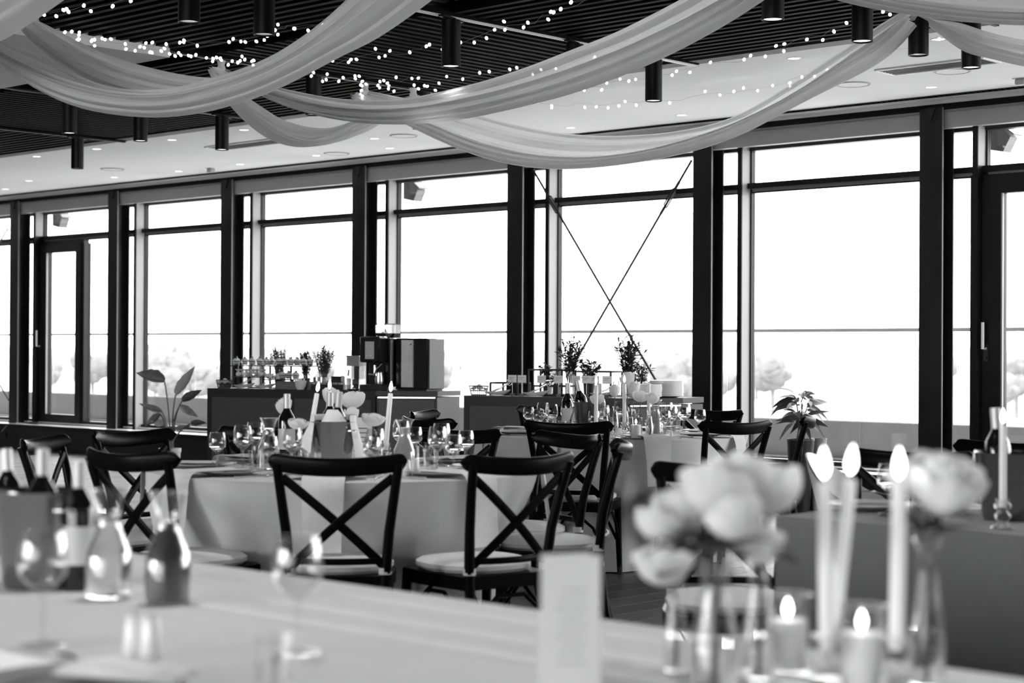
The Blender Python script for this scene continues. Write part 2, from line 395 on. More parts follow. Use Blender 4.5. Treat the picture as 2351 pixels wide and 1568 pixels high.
# floodlights outside the glass
fg = thing('floodlight', 'grey floodlight outside', 'floodlight')
part('housing', G().add([(-.09,-.05,-.10),(.06,-.05,-.13),(.12,-.05,-.02),(.05,-.05,.06),(-.09,-.05,.07),(-.09,.07,-.10),(.06,.07,-.13),(.12,.07,-.02),(.05,.07,.06),(-.09,.07,.07)],
     [(0,1,2,3,4),(9,8,7,6,5),(0,5,6,1),(1,6,7,2),(2,7,8,3),(3,8,9,4),(4,9,5,0)]), 'flood', fg, False)
part('visor', G().add([(.05,-.06,.07),(.15,-.06,-.01),(.15,.08,-.01),(.05,.08,.07),(.05,-.06,.08),(.155,-.06,0),(.155,.08,0),(.05,.08,.08)], [(3,2,1,0),(4,5,6,7),(0,1,5,4),(1,2,6,5),(2,3,7,6),(3,0,4,7)]), 'rail', fg, False)
part('bracket', G().box(-.13, -.09, -.01, .01, -.02, .16).box(-.13, .02, -.01, .01, .08, .1), 'dark', fg, False)
FP = Proto(fg)
for (px, py, l) in ((948, 434, 'grey floodlight outside the glass above the coffee machine'), (137, 500, 'grey floodlight outside the glass above the terrace door beside the tall leafy plant'), (2294, 312, 'grey floodlight outside the glass above the dark framed terrace door')):
    FP(ony(px, py, YG+.2), 0, l)
# ---------------------------------------------------------------- ceiling: white border, then the slatted dark field
YE = 9.59                         # edge of the dark field
cl = struct('ceiling', G().box(-30, 3, YE, YBOX-.10, CZ, CZ+.2).box(-30, 3, YBOX+.02, YP+.05, CZ, CZ+.2), 'ceil', label='white plaster ceiling border with a dark slatted field')
part('air_slot', G().box(-30, 3, YBOX-.10, YBOX+.02, CZ+.014, CZ+.2).box(-30, 3, YBOX+.012, YBOX+.0205, CZ-.001, CZ+.2), 'void', cl, False)
g = G(); x = -26.
while x < 0: g.box(x, x+.012, YBOX-.10, YBOX+.012, CZ+.003, CZ+.014); x += .05
o = part('slot_fins', g, 'frame', cl, False); o['kind'] = 'stuff'
part('slot_lip', G().box(-30, 3, YBOX-.108, YBOX-.10, CZ-.002, CZ+.02).box(-30, 3, YBOX+.0205, YBOX+.03, CZ-.004, CZ+.02), 'ceil', cl, False)
part('void_deck', G().box(-30, 8, -12, YE, CZ+.42, CZ+.5), 'void', cl, False)
part('edge_board', G().box(-30, 3, YE-.14, YE, CZ-.004, CZ+.42), 'edge', cl, False)
TX = [-7.335 - 2.225*(k-1) for k in range(0, 7)]      # tracks; TX[1] is the one with the bright line
ROWS = ((7.16, YE-.2), (4.75, 6.98))
pit = .101
sx_ = G().box(0, 1, -.021, .021, 0, .075).mesh('slat', 'slat', False)
ns = 0
for r, (y0, y1) in enumerate(ROWS):
    for c in range(7):
        xr = TX[c-1] if c else TX[0]+2.225
        xl = TX[c]
        if r == 1 and c > 3: continue
        along_x = (c % 2 == 1) if r == 0 else (c % 2 == 0)
        a, b = xl+.05, xr-.05
        if along_x:
            y = y1-.03
            while y > y0:
                o = ob('slat', sx_, cl, (a, y, CZ)); o.scale = (b-a, 1, 1); y -= pit; ns += 1
        else:
            x = b-.03
            while x > a:
                o = ob('slat', sx_, cl, (x, y0, CZ), pi/2); o.scale = (y1-y0, 1, 1); x -= pit; ns += 1
        # carrier rails above the slats
        part('carrier', G().box(a, b, y0+.4, y0+.44, CZ+.075, CZ+.13).box(a, b, y1-.5, y1-.46, CZ+.075, CZ+.13), 'void', cl, False)
g = G()
for c in range(-4, 3):             # the field goes on behind the camera
    for j in range(24): g.box(TX[3]-2, 3, 4.6-j*.4, 4.64-j*.4, CZ, CZ+.075) if c == 0 else None
o = part('further_slats', g, 'slat', cl, False); o['kind'] = 'stuff'
for c, x in enumerate(TX):
    part('track', G().box(x-.014, x+.014, 4.6, YE-.02, CZ-.022, CZ-.012), 'track' if c == 1 else 'lampb', cl, False)  # white paint on one track stands in for its bright line of light
    part('track_body', G().box(x-.03, x+.03, 4.6, YE-.02, CZ-.012, CZ+.1), 'slat', cl, False)
P = onz(390, 132, CZ-.06); BKX, BKY = P.x, P.y
part('bulkhead', G().box(-18, P.x, 3.0, P.y, CZ-.06, CZ+.1), 'ceil', cl, False, label='white dropped bulkhead panel')
# recessed downlights, speakers, sensors, grilles on the white border
dl = thing('recessed_downlight', 'x', 'downlight')
part('ring', G().lathe([(.038, .0), (.048, -.004), (.052, 0)], 20), 'ceil', dl); part('lens', G().cyl(.038, -.002, .002, 20), 'lampe', dl)
DLP = Proto(dl)
dls = [(84,359),(222,342),(395,321),(560,298),(66,415),(262,407),(410,393),(551,377),(726,357),(895,340),(12,434),(860,318),(1310,293),(1565,264),(1823,134),(2138,200),(2155,90)]
for p in dls: DLP(onz(*p, CZ), 0, 'small recessed downlight in the white ceiling border', 'recessed downlights')
sp = thing('ceiling_speaker', 'x', 'speaker')
part('rim', G().lathe([(.11, 0), (.118, -.008), (.128, -.004), (.13, 0)], 28), 'mull', sp); part('grille', G().cyl(.11, -.006, .0, 28), 'ceil', sp)
SPP = Proto(sp)
for px, py, l in ((258,388,'round white ceiling speaker above the terrace door bay'),(773,352,'round white ceiling speaker above the dessert stand bay'),(927,311,'round white ceiling speaker just below the middle fabric swag'),(1958,193,'round white ceiling speaker beside the fabric swag ending at the black spotlight'),(2186,163,'round white ceiling speaker near the ceiling air grille')):
    SPP(onz(px, py, CZ), 0, l)
for i, (px, py, l) in enumerate(((484, 386, 'small ceiling sensor box above the dessert stand bay'), (2345, 180, 'small ceiling sensor box near the dark framed terrace door'))):
    t = thing('ceiling_sensor', l, 'sensor', onz(px, py, CZ)); part('body', G().rbox(-.04, .04, -.03, .03, -.045, -.004, .008), 'grille', t); part('plate', G().box(-.05, .05, -.04, .04, -.004, 0), 'ceil', t)
for (a, b, l) in (((470, 337), (640, 313), 'long recessed air grille in the white ceiling behind a hanging spotlight'), ((2010, 160), (2245, 128), 'long recessed air grille in the white ceiling seen through sheer fabric')):
    A, B = onz(*a, CZ), onz(*b, CZ); ln = abs(B.x - A.x)
    t = thing('air_grille', l, 'grille', (A.x, A.y, CZ))
    part('frame', G().box(0, ln, -.01, .01, -.012, 0).box(0, ln, .24, .26, -.012, 0).box(-.01, .01, 0, .25, -.012, 0).box(ln-.01, ln+.01, 0, .25, -.012, 0), 'track', t, False)
    part('core', G().box(0, ln, .01, .24, -.004, 0), 'grille', t, False)
    for j in range(5): part('vane', G().box(.01, ln-.01, .04+j*.04, .052+j*.04, -.01, -.004), 'rail', t, False)
# ---------------------------------------------------------------- terrace, parapet, railing, hazy hillside
YQ = 14.9
struct('terrace', G().box(-60, 30, YG+.1, YQ+.3, -.2, .06), 'deck', label='terrace outside the windows')
pr = sempty('parapet_wall', 'low grey parapet of the terrace')
part('upstand', G().box(-60, 30, YQ, YQ+.25, -.2, .596), 'parapet', pr, False)
for z0, z1, yy in ((.16, .19, .03), (.10, .13, .06), (.22, .235, .02)): part('ledge', G().box(-60, 30, YQ-yy-.05, YQ, z0, z1), 'rail', pr, False)
x = -40.
while x < 5: part('panel_joint', G().box(x, x+.012, YQ-.004, YQ, .25, .59), 'rail', pr, False); x += 1.8
rl = thing('glass_railing', 'clear glass railing with a thin grey top rail on the terrace parapet', 'railing', (0, YQ+.1, .596))
part('top_rail', G().box(-58, 25, -.03, .03, .875, .912), 'rail', rl, False)
x = -40.
while x < 2: part('glass_panel', G().box(x, x+1.78, -.006, .006, 0, .88), 'railglass', rl, False); x += 1.8
random.seed(11)
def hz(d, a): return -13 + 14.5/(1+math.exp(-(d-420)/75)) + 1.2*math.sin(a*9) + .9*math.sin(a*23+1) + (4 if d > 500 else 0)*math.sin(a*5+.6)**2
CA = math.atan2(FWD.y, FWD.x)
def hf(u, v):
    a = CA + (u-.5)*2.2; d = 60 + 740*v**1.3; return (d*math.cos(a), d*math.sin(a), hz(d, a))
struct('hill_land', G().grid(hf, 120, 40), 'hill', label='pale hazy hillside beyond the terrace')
tp = thing('hillside_tree', 'x', 'tree')
g = G()
for k in range(11):
    a = random.uniform(0, 6.28); r = random.uniform(0, 2.0); rr = random.uniform(1.2, 2.1)
    g.lathe([(rr*math.sin(pi*j/6), -rr*.85*math.cos(pi*j/6)) for j in range(7)], 9, T3((r*math.cos(a), r*math.sin(a), random.uniform(3.2, 6.8))), fn=lambda an, j: 1+.22*math.sin(an*4+j*2.1))
part('crown', g, 'tree', tp); part('trunk', G().tube([(0, 0, -1), (.2, 0, 3.5)], .3, 7), 'tree', tp)
TP = Proto(tp)
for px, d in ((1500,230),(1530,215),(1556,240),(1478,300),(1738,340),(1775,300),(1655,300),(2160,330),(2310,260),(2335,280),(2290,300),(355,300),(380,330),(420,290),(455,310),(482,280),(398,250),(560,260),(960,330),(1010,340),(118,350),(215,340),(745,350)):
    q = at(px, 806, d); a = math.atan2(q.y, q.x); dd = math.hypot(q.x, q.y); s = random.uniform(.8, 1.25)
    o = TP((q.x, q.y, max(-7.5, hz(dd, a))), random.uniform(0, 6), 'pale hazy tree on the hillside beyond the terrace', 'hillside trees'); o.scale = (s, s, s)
hp = thing('hillside_house', 'x', 'house')
part('walls', G().box(-4, 4, -3, 3, -3, 4), 'house', hp, False); part('roof', G().prism([(-3.4, 4), (3.4, 4), (0, 6)], -4.4, 4.4, RZ(pi/2) @ RX(pi/2)), 'tree', hp, False)
for k in (-2.2, 0, 2.2): part('window', G().box(k-.5, k+.5, -3.05, -3, 1, 2.4), 'tree', hp, False)
HP = Proto(hp)
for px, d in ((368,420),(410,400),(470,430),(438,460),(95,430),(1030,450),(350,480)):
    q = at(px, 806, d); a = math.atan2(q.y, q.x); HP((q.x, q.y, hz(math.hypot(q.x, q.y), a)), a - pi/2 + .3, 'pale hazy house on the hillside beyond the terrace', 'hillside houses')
# ================================================================ HANGING SPOTLIGHTS
sl0 = thing('hanging_spotlight', 'x', 'spotlight')
part('body', G().lathe([(.047, -.262), (.056, -.27), (.056, -.0), (.0, 0)], 24), 'lampb', sl0)
part('lens', G().lathe([(0, -.258), (.048, -.258), (.048, -.262), (.0, -.2625)], 24), 'lampe', sl0)
part('mount', G().cyl(.03, 0, .012, 14).box(-.02, .02, -.12, .12, .004, .016), 'lampb', sl0, False)
ld = bpy.data.lights.new('spotlight_beam', 'SPOT'); ld.energy = 3; ld.spot_size = math.radians(110); ld.spot_blend = 1.; ld.shadow_soft_size = .05
SL = Proto(sl0)
sl1 = dup(sl0); sl1.children[1].data = sl1.children[1].data.copy(); sl1.children[1].data.materials[0] = M['lampoff']
SLO = Proto(sl1)
lo_ = ob('spotlight_beam', ld, sl0, (0, 0, -.275)); ld_fill = ld.copy(); ld_fill.energy = 80
def on_track(px, c):               # where the track X = TX[c] passes pixel column px
    lo, hi = 3., YE
    for _ in range(40):
        m = (lo+hi)/2
        if proj((TX[c], m, CZ))[0] < px: lo = m
        else: hi = m
    return (TX[c], lo, CZ-.034)
for px, c, P_, l in ((435, 1, SLO, 'dim black cylinder spotlight above the end of the white bulkhead'), (607, 1, SLO, 'dim black cylinder spotlight above the curve of fairy lights'), (1036, 1, SL, 'lit black cylinder spotlight crossed by fairy lights'),
    (1320, 1, SLO, 'black cylinder spotlight mostly hidden by the long middle swag'), (1501, 1, SL, 'lit black cylinder spotlight hanging near the end of the bright track'), (720, 2, SLO, 'black cylinder spotlight between the wide swag and the middle one'), (965, 2, SLO, 'black cylinder spotlight at the small fabric tip'),
    (160, 3, SL, 'lit black cylinder spotlight beneath the wide swag'), (323, 3, SL, 'black cylinder spotlight at the lowest point of the wide swag'), (510, 3, SL, 'black cylinder spotlight in front of the ceiling air grille'), (178, 4, SLO, 'dim black cylinder spotlight alone in front of the white ceiling border'),
    (1775, 0, SL, 'lit black cylinder spotlight at the top end of the long middle swag'), (1980, 0, SL, 'lit black cylinder spotlight over the last fairy lights'), (2109, 0, SLO, 'dim black cylinder spotlight at the fabric knot'), (2230, 0, SL, 'lit black cylinder spotlight seen through sheer fabric')):
    P_(on_track(px, c), .3, l, 'hanging spotlights')
# unseen strong lamps added out of frame to brighten the tables nearer the camera
for x in (TX[1], TX[0], TX[0]+2.225, TX[0]+4.45):
    for y in (4.6, 2.4, .4):
        if x == TX[1] and y > 4: continue
        o = SL((x, y, CZ-.034), .3, 'added black cylinder spotlight, out of view, brightening the nearer tables', 'added spotlights brightening the nearer tables')
        for c_ in o.children:
            if c_.type == 'LIGHT': c_.data = ld_fill
# ================================================================ FABRIC SWAGS
def lerp_poly(pl, t):              # pl: points sorted by x; t in 0..1 across x range
    x = pl[0][0] + (pl[-1][0]-pl[0][0])*t
    for a, b in zip(pl, pl[1:]):
        if a[0] <= x <= b[0]: k = (x-a[0])/max(1e-6, b[0]-a[0]); return x, a[1]+(b[1]-a[1])*k
    return pl[-1]
def smooth_poly(pl, n=44):
    pts = [lerp_poly(pl, i/(n-1)) for i in range(n)]
    for _ in range(3):
        pts = [pts[0]] + [(pts[i][0], (pts[i-1][1]+2*pts[i][1]+pts[i+1][1])/4) for i in range(1, n-1)] + [pts[-1]]
    return pts
def on_plane(px, py, P0, n):
    d = ray(px, py); return CAM + d*((P0-CAM).dot(n)/d.dot(n))
def swag(label, e0, e1, up, mid, low, off=.16, folds=5, amp=.016, seed=0, see=None):
    rnd = random.Random(seed)
    P0, P1 = onz(*e0, CZ-.07), onz(*e1, CZ-.07)
    n = _n(Vector((-(P1-P0).y, (P1-P0).x, 0)))
    if n.dot(FWD) < 0: n = -n
    N = 44
    U, Mi, L = (smooth_poly(p, N) for p in (up, mid, low))
    ph = [rnd.uniform(0, 6.28) for _ in range(6)]
    def layer(A, B, oA, oB, nf, fl):
        def fn(u, v):
            i = min(N-1, int(round(u*(N-1))))
            a = on_plane(*A[i], P0 + n*oA, n); b = on_plane(*B[i], P0 + n*oB, n)
            p = a.lerp(b, v); bulge = math.sin(pi*v)
            w = amp*(math.sin(2*pi*nf*v + ph[0] + 1.6*u) + .6*math.sin(2*pi*(nf*1.7)*v + ph[1] - 1.1*u) + .3*math.sin(2*pi*nf*.45*v + ph[2] + 2.2*u))
            p = p + n*(fl*.05*bulge + w*min(1, 6*v*(1-v)+.25)); p.z = min(p.z, CZ-(.075 if p.x < BKX+.1 and p.y < BKY+.1 else .03)); return tuple(p)
        return G().grid(fn, N, 28)
    o0 = P0.lerp(P1, .5); o0.z = CZ
    t = thing('fabric_swag', label, 'fabric swag', (0, 0, 0))
    part('front_fold', layer(Mi, L, -off*.5, 0, folds*.55, -1), 'drape', t)
    part('back_fold', layer(U, L, off*.5, 0, folds-1, 1), 'drape', t)
    for e, P in (('gathered_tie', P0), ('gathered_tie', P1)):
        part(e, G().lathe([(.012, -.05), (.03, -.02), (.022, .0), (.03, .03), (.0, .032)], 10, T3(P)), 'drape', t)
    return t
swag('wide pale fabric swag crossing in front of the white bulkhead panel', (-170, 20), (930, -80),
     [(-170,10),(-60,60),(20,100),(102,125),(170,172),(247,200),(323,208),(400,203),(510,172),(578,150),(646,118),(748,45),(800,-5),(880,-90)],
     [(-170,20),(-60,75),(0,117),(28,131),(102,163),(170,189),(247,208),(323,216),(400,212),(510,183),(578,163),(646,129),(748,52),(800,0),(880,-70)],
     [(-170,32),(-60,105),(0,148),(60,194),(145,238),(221,259),(340,272),(425,267),(510,250),(612,218),(714,167),(800,118),(848,102),(970,17),(1010,-15)], .22, 5, .014, 1)
swag('pale fabric swag hanging from a pointed knot just behind the wide one', (80, 44), (1010, -70),
     [(80,44),(98,50),(140,75),(196,104),(306,146),(401,169),(469,179),(540,178),(640,150),(760,70),(900,-20),(960,-70)],
     [(80,46),(98,62),(140,92),(196,126),(306,168),(401,190),(469,198),(540,196),(640,166),(760,85),(900,-10),(965,-66)],
     [(40,60),(60,90),(102,119),(170,174),(241,209),(330,232),(430,238),(540,222),(660,170),(800,85),(930,0),(1010,-62)], .2, 5, .013, 2)
swag('narrow pale fabric swag looping low beneath the long middle one', (508, 150), (949, 212),
     [(490,156),(520,190),(550,212),(584,233),(641,272),(699,291),(756,296),(800,282),(860,255),(949,216)],
     [(490,158),(520,205),(550,232),(584,256),(641,300),(699,322),(737,314),(775,298),(806,281),(880,252),(949,218)],
     [(488,160),(505,210),(530,247),(574,290),(613,319),(661,336),(700,339),(750,333),(795,321),(852,298),(900,268),(955,222)], .16, 4, .012, 3)
swag('long pale fabric swag sweeping up from a small ceiling knot over the coffee machine', (508, 150), (1890, -110),
     [(500,150),(540,170),(600,192),(655,205),(699,214),(756,225),(814,230),(900,231),(950,224),(1052,201),(1120,184),(1222,150),(1324,109),(1409,78),(1562,0),(1720,-90)],
     [(500,154),(540,180),(600,205),(655,222),(699,235),(780,249),(865,252),(940,247),(1018,235),(1154,204),(1290,163),(1426,112),(1580,41),(1780,-70)],
     [(498,160),(540,190),(603,224),(641,241),(699,260),(775,277),(833,284),(882,287),(984,285),(1086,271),(1188,248),(1300,221),(1385,192),(1470,158),(1538,128),(1623,82),(1700,39),(1748,3),(1900,-95)], .24, 5, .016, 4)
swag('broad pale fabric swag hanging in front of the braced window bay', (838, 203), (2095, 26),
     [(828,205),(880,215),(940,228),(1030,246),(1120,270),(1188,289),(1290,307),(1392,314),(1494,309),(1580,299),(1653,282),(1697,267),(1789,211),(1891,146),(1976,88),(2051,34),(2085,20)],
     [(822,212),(880,238),(940,262),(998,288),(1086,327),(1188,352),(1290,362),(1392,360),(1494,343),(1580,320),(1687,284),(1823,216),(1940,135),(2061,51),(2090,28)],
     [(815,230),(870,252),(936,289),(984,313),(1086,357),(1188,383),(1290,391),(1392,384),(1494,369),(1588,350),(1663,326),(1721,303),(1806,255),(1891,211),(1993,163),(2078,109),(2105,60)], .22, 5, .015, 5)
swag('dark toned fabric swag crossing above the spotlight near the air grille', (1790, -80), (2980, -90),
     [(1790,-80),(1915,-60),(2080,-30),(2250,-12),(2420,-10),(2600,-25),(2980,-90)],
     [(1790,-70),(1915,-30),(2080,5),(2250,25),(2420,30),(2600,10),(2980,-80)],
     [(1790,-65),(1860,-22),(1915,0),(1950,10),(2035,26),(2121,40),(2206,50),(2351,60),(2480,58),(2650,35),(2980,-70)], .2, 4, .012, 6)
swag('fabric swag running from the knot behind the spotlight past the air grille', (2112, 30), (2760, 60),
     [(2112,34),(2136,43),(2206,51),(2262,72),(2351,93),(2450,105),(2600,100),(2760,62)],
     [(2112,38),(2136,52),(2206,80),(2262,104),(2351,125),(2450,135),(2600,120),(2760,66)],
     [(2112,42),(2136,58),(2172,90),(2210,121),(2280,136),(2351,154),(2450,160),(2600,140),(2760,70)], .16, 3, .012, 7)
swag('big shaded fabric swag rising past the white bulkhead panel', (-760, -30), (360, -150),
     [(-760,-40),(-500,5),(-250,0),(-60,-60),(100,-140),(250,-230)],
     [(-760,-30),(-500,60),(-250,75),(-60,20),(60,-50),(160,-110),(300,-200)],
     [(-760,-20),(-500,140),(-250,165),(-80,135),(0,96),(73,53),(145,0),(250,-75),(360,-150)], .2, 3, .014, 8)
# ================================================================ FAIRY LIGHTS
bme = G().ball(.0095, (0, 0, 0), 8, 5, 1.25).mesh('bulb', 'bulb')
def fairy(label, path, z, per=2, seed=0, jit=.035):
    rnd = random.Random(seed); P = [onz(a, b, z) for a, b in path]
    t = thing('fairy_light_string', label, 'string lights', (0, 0, 0)); pts = []
    for a, b in zip(P, P[1:]):
        L = (b-a).length; k = max(2, int(L/.12))
        for i in range(k): pts.append(a.lerp(b, i/k) + Vector((rnd.uniform(-.01, .01), rnd.uniform(-.01, .01), rnd.uniform(-.015, .012))))
    pts.append(P[-1]); part('wire', G().tube(pts, .0007, 4), 'wire', t)
    n = 0
    for p in pts:
        for _ in range(per):
            if rnd.random() < .12 or n > 150: continue
            q = p + Vector((rnd.uniform(-jit, jit), rnd.uniform(-jit, jit), rnd.uniform(-.03, .025)))
            o = ob('bulb', bme, t, q); o.rotation_euler = (rnd.uniform(-1, 1), rnd.uniform(-1, 1), 0); n += 1
fairy('short run of fairy lights over the white bulkhead panel', [(112,34),(140,20),(170,22),(205,18),(250,6),(300,-4)], CZ-.10, 1, 1)
fairy('dense fairy lights wound along the ceiling track between the two fabric knots', [(158,76),(200,86),(240,97),(330,105),(390,116),(440,125),(500,136),(560,144),(610,152),(720,173),(780,178),(830,186),(900,198),(1000,206)], CZ-.06, 3, 2, .05)
fairy('fairy lights curving from the bulkhead edge towards the wide swag', [(330,104),(365,101),(400,97),(430,97),(470,103),(520,95),(560,94),(585,91),(610,88),(640,70),(660,62),(700,52),(750,54),(790,40)], CZ-.08, 1, 3)
fairy('fairy lights rising past the lit spotlight on the bright track', [(775,146),(800,135),(830,126),(880,123),(910,126),(950,118),(975,105),(1020,100),(1055,98),(1090,85),(1130,66),(1170,60),(1230,48),(1255,28),(1300,20),(1350,-4)], CZ-.08, 1, 4)
fairy('fairy lights seen through the long middle swag', [(838,182),(900,186),(940,178),(1000,184),(1060,175),(1130,166),(1190,160),(1240,157),(1300,150),(1360,135),(1400,130),(1460,110),(1550,74),(1600,60)], CZ-.08, 1, 5)
fairy('fairy lights running along the edge of the dark slatted field', [(1340,204),(1375,198),(1420,185),(1470,184),(1510,171),(1560,165),(1620,150),(1690,138),(1760,122),(1800,110),(1840,90),(1890,80),(1930,65),(1985,36),(2050,28)], CZ-.10, 1, 6)
fairy('faint fairy light string crossing the white ceiling border', [(1210,232),(1260,236),(1300,240),(1350,241),(1400,238),(1440,234),(1500,230),(1560,228),(1620,220),(1680,210),(1740,205),(1800,190),(1850,172),(1900,160),(1990,135),(2090,108),(2150,92)], CZ-.09, 1, 7, .03)
fairy('few fairy lights dangling beside the small ceiling knot', [(829,188),(830,206),(831,217),(830,228)], CZ-.12, 1, 8, .004)
# ================================================================ CHAIRS
def arc3(p, q, m, n=9):            # quadratic curve through control m
    p, q, m = Vector(p), Vector(q), Vector(m); return [p*(1-t)**2 + m*2*t*(1-t) + q*t*t for t in [i/(n-1) for i in range(n)]]
def make_chair():
    t = thing('crossback_chair', 'x', 'chair')
    for s in (-1, 1):
        pts = [(s*.195, -.285, 0), (s*.178, -.235, .2), (s*.172, -.205, .42), (s*.186, -.225, .6), (s*.205, -.262, .75), (s*.218, -.292, .85)]
        part('back_leg', G().tube(pts, [.016, .018, .02, .019, .018, .017], 10), 'black', t)
        part('front_leg', G().tube([(s*.195, .215, 0), (s*.19, .20, .22), (s*.185, .185, .43)], [.015, .018, .021], 10), 'black', t)
    part('seat', G().prism([(-.19,-.21),(.19,-.21),(.215,.05),(.205,.19),(.15,.225),(-.15,.225),(-.205,.19),(-.215,.05)], .385, .435), 'black', t)
    def cush(u, v):                  # pillow-edged pad
        a = 2*pi*u; rr = [0, .55, .9, 1., 1.0, .93, .6, 0][int(round(v*7))]; zz = [.487, .485, .478, .465, .45, .437, .435, .435][int(round(v*7))]
        c, s_ = math.cos(a), math.sin(a); k = 1/max(abs(c)**2.6 + abs(s_)**2.6, 1e-6)**(1/2.6)
        return (c*k*rr*(.205 - .02*(s_ < 0)*abs(s_)), .01 + s_*k*rr*.21, zz)
    part('seat_cushion', G().grid(cush, 32, 8, cu=True), 'cush', t)
    for s in (-1, 1):
        part('cushion_tie', G().tube([(s*.172, -.205, .442), (s*.172, -.205, .466)], .0235, 10), 'cush', t)
    # bent top rail with rounded ends
    R_ = []
    def rail(u, v):
        x = (u-.5)*.50; e = math.sqrt(max(.02, 1-max(0, (abs(2*u-1)-.86)/.14)**2)); hh = .034*e; y = -.335 + .055*(2*u-1)**2*1.25
        a = 2*pi*v; c, s_ = math.cos(a), math.sin(a)
        return (x, y + .0135*c - .02*s_*.3, .838 + .02*(2*u-1)**2 + hh*math.copysign(abs(s_)**.7, s_))
    part('top_rail', G().grid(lambda v, u: rail(u, v), 14, 41, cu=True), 'black', t)
    for s in (-1, 1):
        part('cross_slat', G().tube(arc3((s*.20, -.268, .80), (-s*.165, -.212, .475), (0, -.275 - s*.006, .64), 11), .01, 8, flat=(.034, .013, (0, 1, .2))), 'black', t)
    part('lower_back_rail', G().tube(arc3((-.172, -.212, .492), (.172, -.212, .492), (0, -.285, .492), 11), .01, 8, flat=(.014, .024, (0, 0, 1))), 'black', t)
    for s in (-1, 1):
        part('brace', G().tube([(s*.182, -.215, .20), (s*.183, -.15, .30), (s*.184, -.06, .365), (s*.186, .03, .365), (s*.188, .12, .30), (s*.19, .19, .20)], .0085, 7), 'black', t)
    for y in (-.225, .20):
        part('brace', G().tube([(-.178, y, .20), (-.13, y, .30), (-.06, y, .36), (.06, y, .36), (.13, y, .30), (.178, y, .20)], .0085, 7), 'black', t)
    return t
CH = Proto(make_chair())
ZT = .757
TC1 = onz(790, 1076, ZT); TC2 = onz(1408, 996, ZT); RT = .82
SEATS = []
def chair(px, py, face, label, group=None, zr=.88):
    P = onz(px, py, zr); d = Vector((face[0]-P.x, face[1]-P.y)) if len(face) > 1 else None
    a = math.atan2(d.y, d.x) - pi/2
    off = RZ(a) @ Vector((0, -.325, 0)); CH((P.x-off.x, P.y-off.y, 0), a, label, group); SEATS.append((P.x-off.x, P.y-off.y, a))
t1, t2 = (TC1.x, TC1.y), (TC2.x, TC2.y)
fw = lambda px, py, v: (onz(px, py, .88).x + v[0], onz(px, py, .88).y + v[1])
chair(775, 1046, t1, 'black crossback chair backing squarely onto the ice bucket at the round table')
chair(1212, 1044, t1, 'black crossback chair turned aside, with the white menu card standing in front of it')
chair(277, 1036, t1, 'black crossback chair behind the dark juice carafe')
chair(290, 988, t1, 'black crossback chair beside the bird of paradise plant')
chair(78, 1004, fw(78, 1004, (RGT.x - .12*FWD.x, RGT.y - .12*FWD.y)), 'black crossback chair standing sideways alone on the open floor near the terrace door')
chair(612, 978, t1, 'black crossback chair behind the round table with the ice bucket, beside a water carafe')
chair(1050, 984, t1, 'black crossback chair behind the round table with the ice bucket, beside four wine glasses')
chair(1322, 994, t1, 'black crossback chair angled between the two round tables')
chair(1440, 1014, t1, 'black crossback chair seen side on next to the open plank floor')
chair(1300, 968, t2, 'black crossback chair in front of the dark red wine bottle')
chair(1703, 967, t2, 'black crossback chair at the round table beside the pot plant in the black pot')
chair(1864, 955, t2, 'black crossback chair seen side on against the plant in the tall black pot')
chair(1640, 940, t2, 'black crossback chair behind the round table, in front of the steel pillar')
chair(1262, 931, t2, 'black crossback chair behind the round table, against the card covered counter')
chair(966, 960, t2, 'black crossback chair in front of the counter end, nearer of two')
chair(958, 943, t2, 'black crossback chair in front of the counter end, farther of two, its rail lit')
# chairs at the grey table
chair(2098, 1034, (-3.3, 4.9), 'black crossback chair behind the grey clothed table, its rail above a white bloom')
chair(2330, 1013, (-3.2, 5.2), 'black crossback chair behind the ice bucket on the grey clothed table')
chair(1662, 1062, fw(1662, 1062, (.5, -.6)), 'black crossback chair mostly hidden by the big white bouquet')
# white moulded shell chair
t = thing('shell_chair', 'white moulded plastic shell chair at the end of the grey clothed table', 'chair')
def shell(u, v, k=1.):            # bucket: u round the rim from arm to arm, v from seat centre to rim
    a = (u-.5)*2*2.55; c, s_ = math.cos(a), math.sin(a); q = v
    rim = .64 + .20*max(0, c)**1.6 - .05*max(0, -c)
    r = min(1, q*1.9)**.8; lift = max(0, (q-.4)/.6)**1.3
    return (s_*(.20*r + .085*lift)*k, -c*(.19*r + .09*lift)*k + .02, .43 + .012*r + (rim-.44)*lift)
part('shell', G().grid(shell, 41, 18), 'shell', t)
part('shell_back', G().grid(lambda u, v: (lambda p: (p[0], p[1], p[2]-.01*(1-v)))(shell(1-u, v, 1.03)), 41, 18), 'shell', t)
for sx in (-1, 1):
    for sy in (-1, 1): part('leg', G().tube([(sx*.1, sy*.1, .41), (sx*.22, sy*.23, 0)], [.016, .010], 8), 'wood', t)
part('leg_frame', G().tube([(-.16, -.17, .2), (.16, .17, .2)], .005, 6).tube([(.16, -.17, .2), (-.16, .17, .2)], .005, 6), 'dark', t)
P = onz(1858, 1040, .84); a = -pi/2 + .35; off = RZ(a) @ Vector((0, -.26, 0)); t.location = (P.x-off.x, P.y-off.y, 0); t.rotation_euler = (0, 0, a)
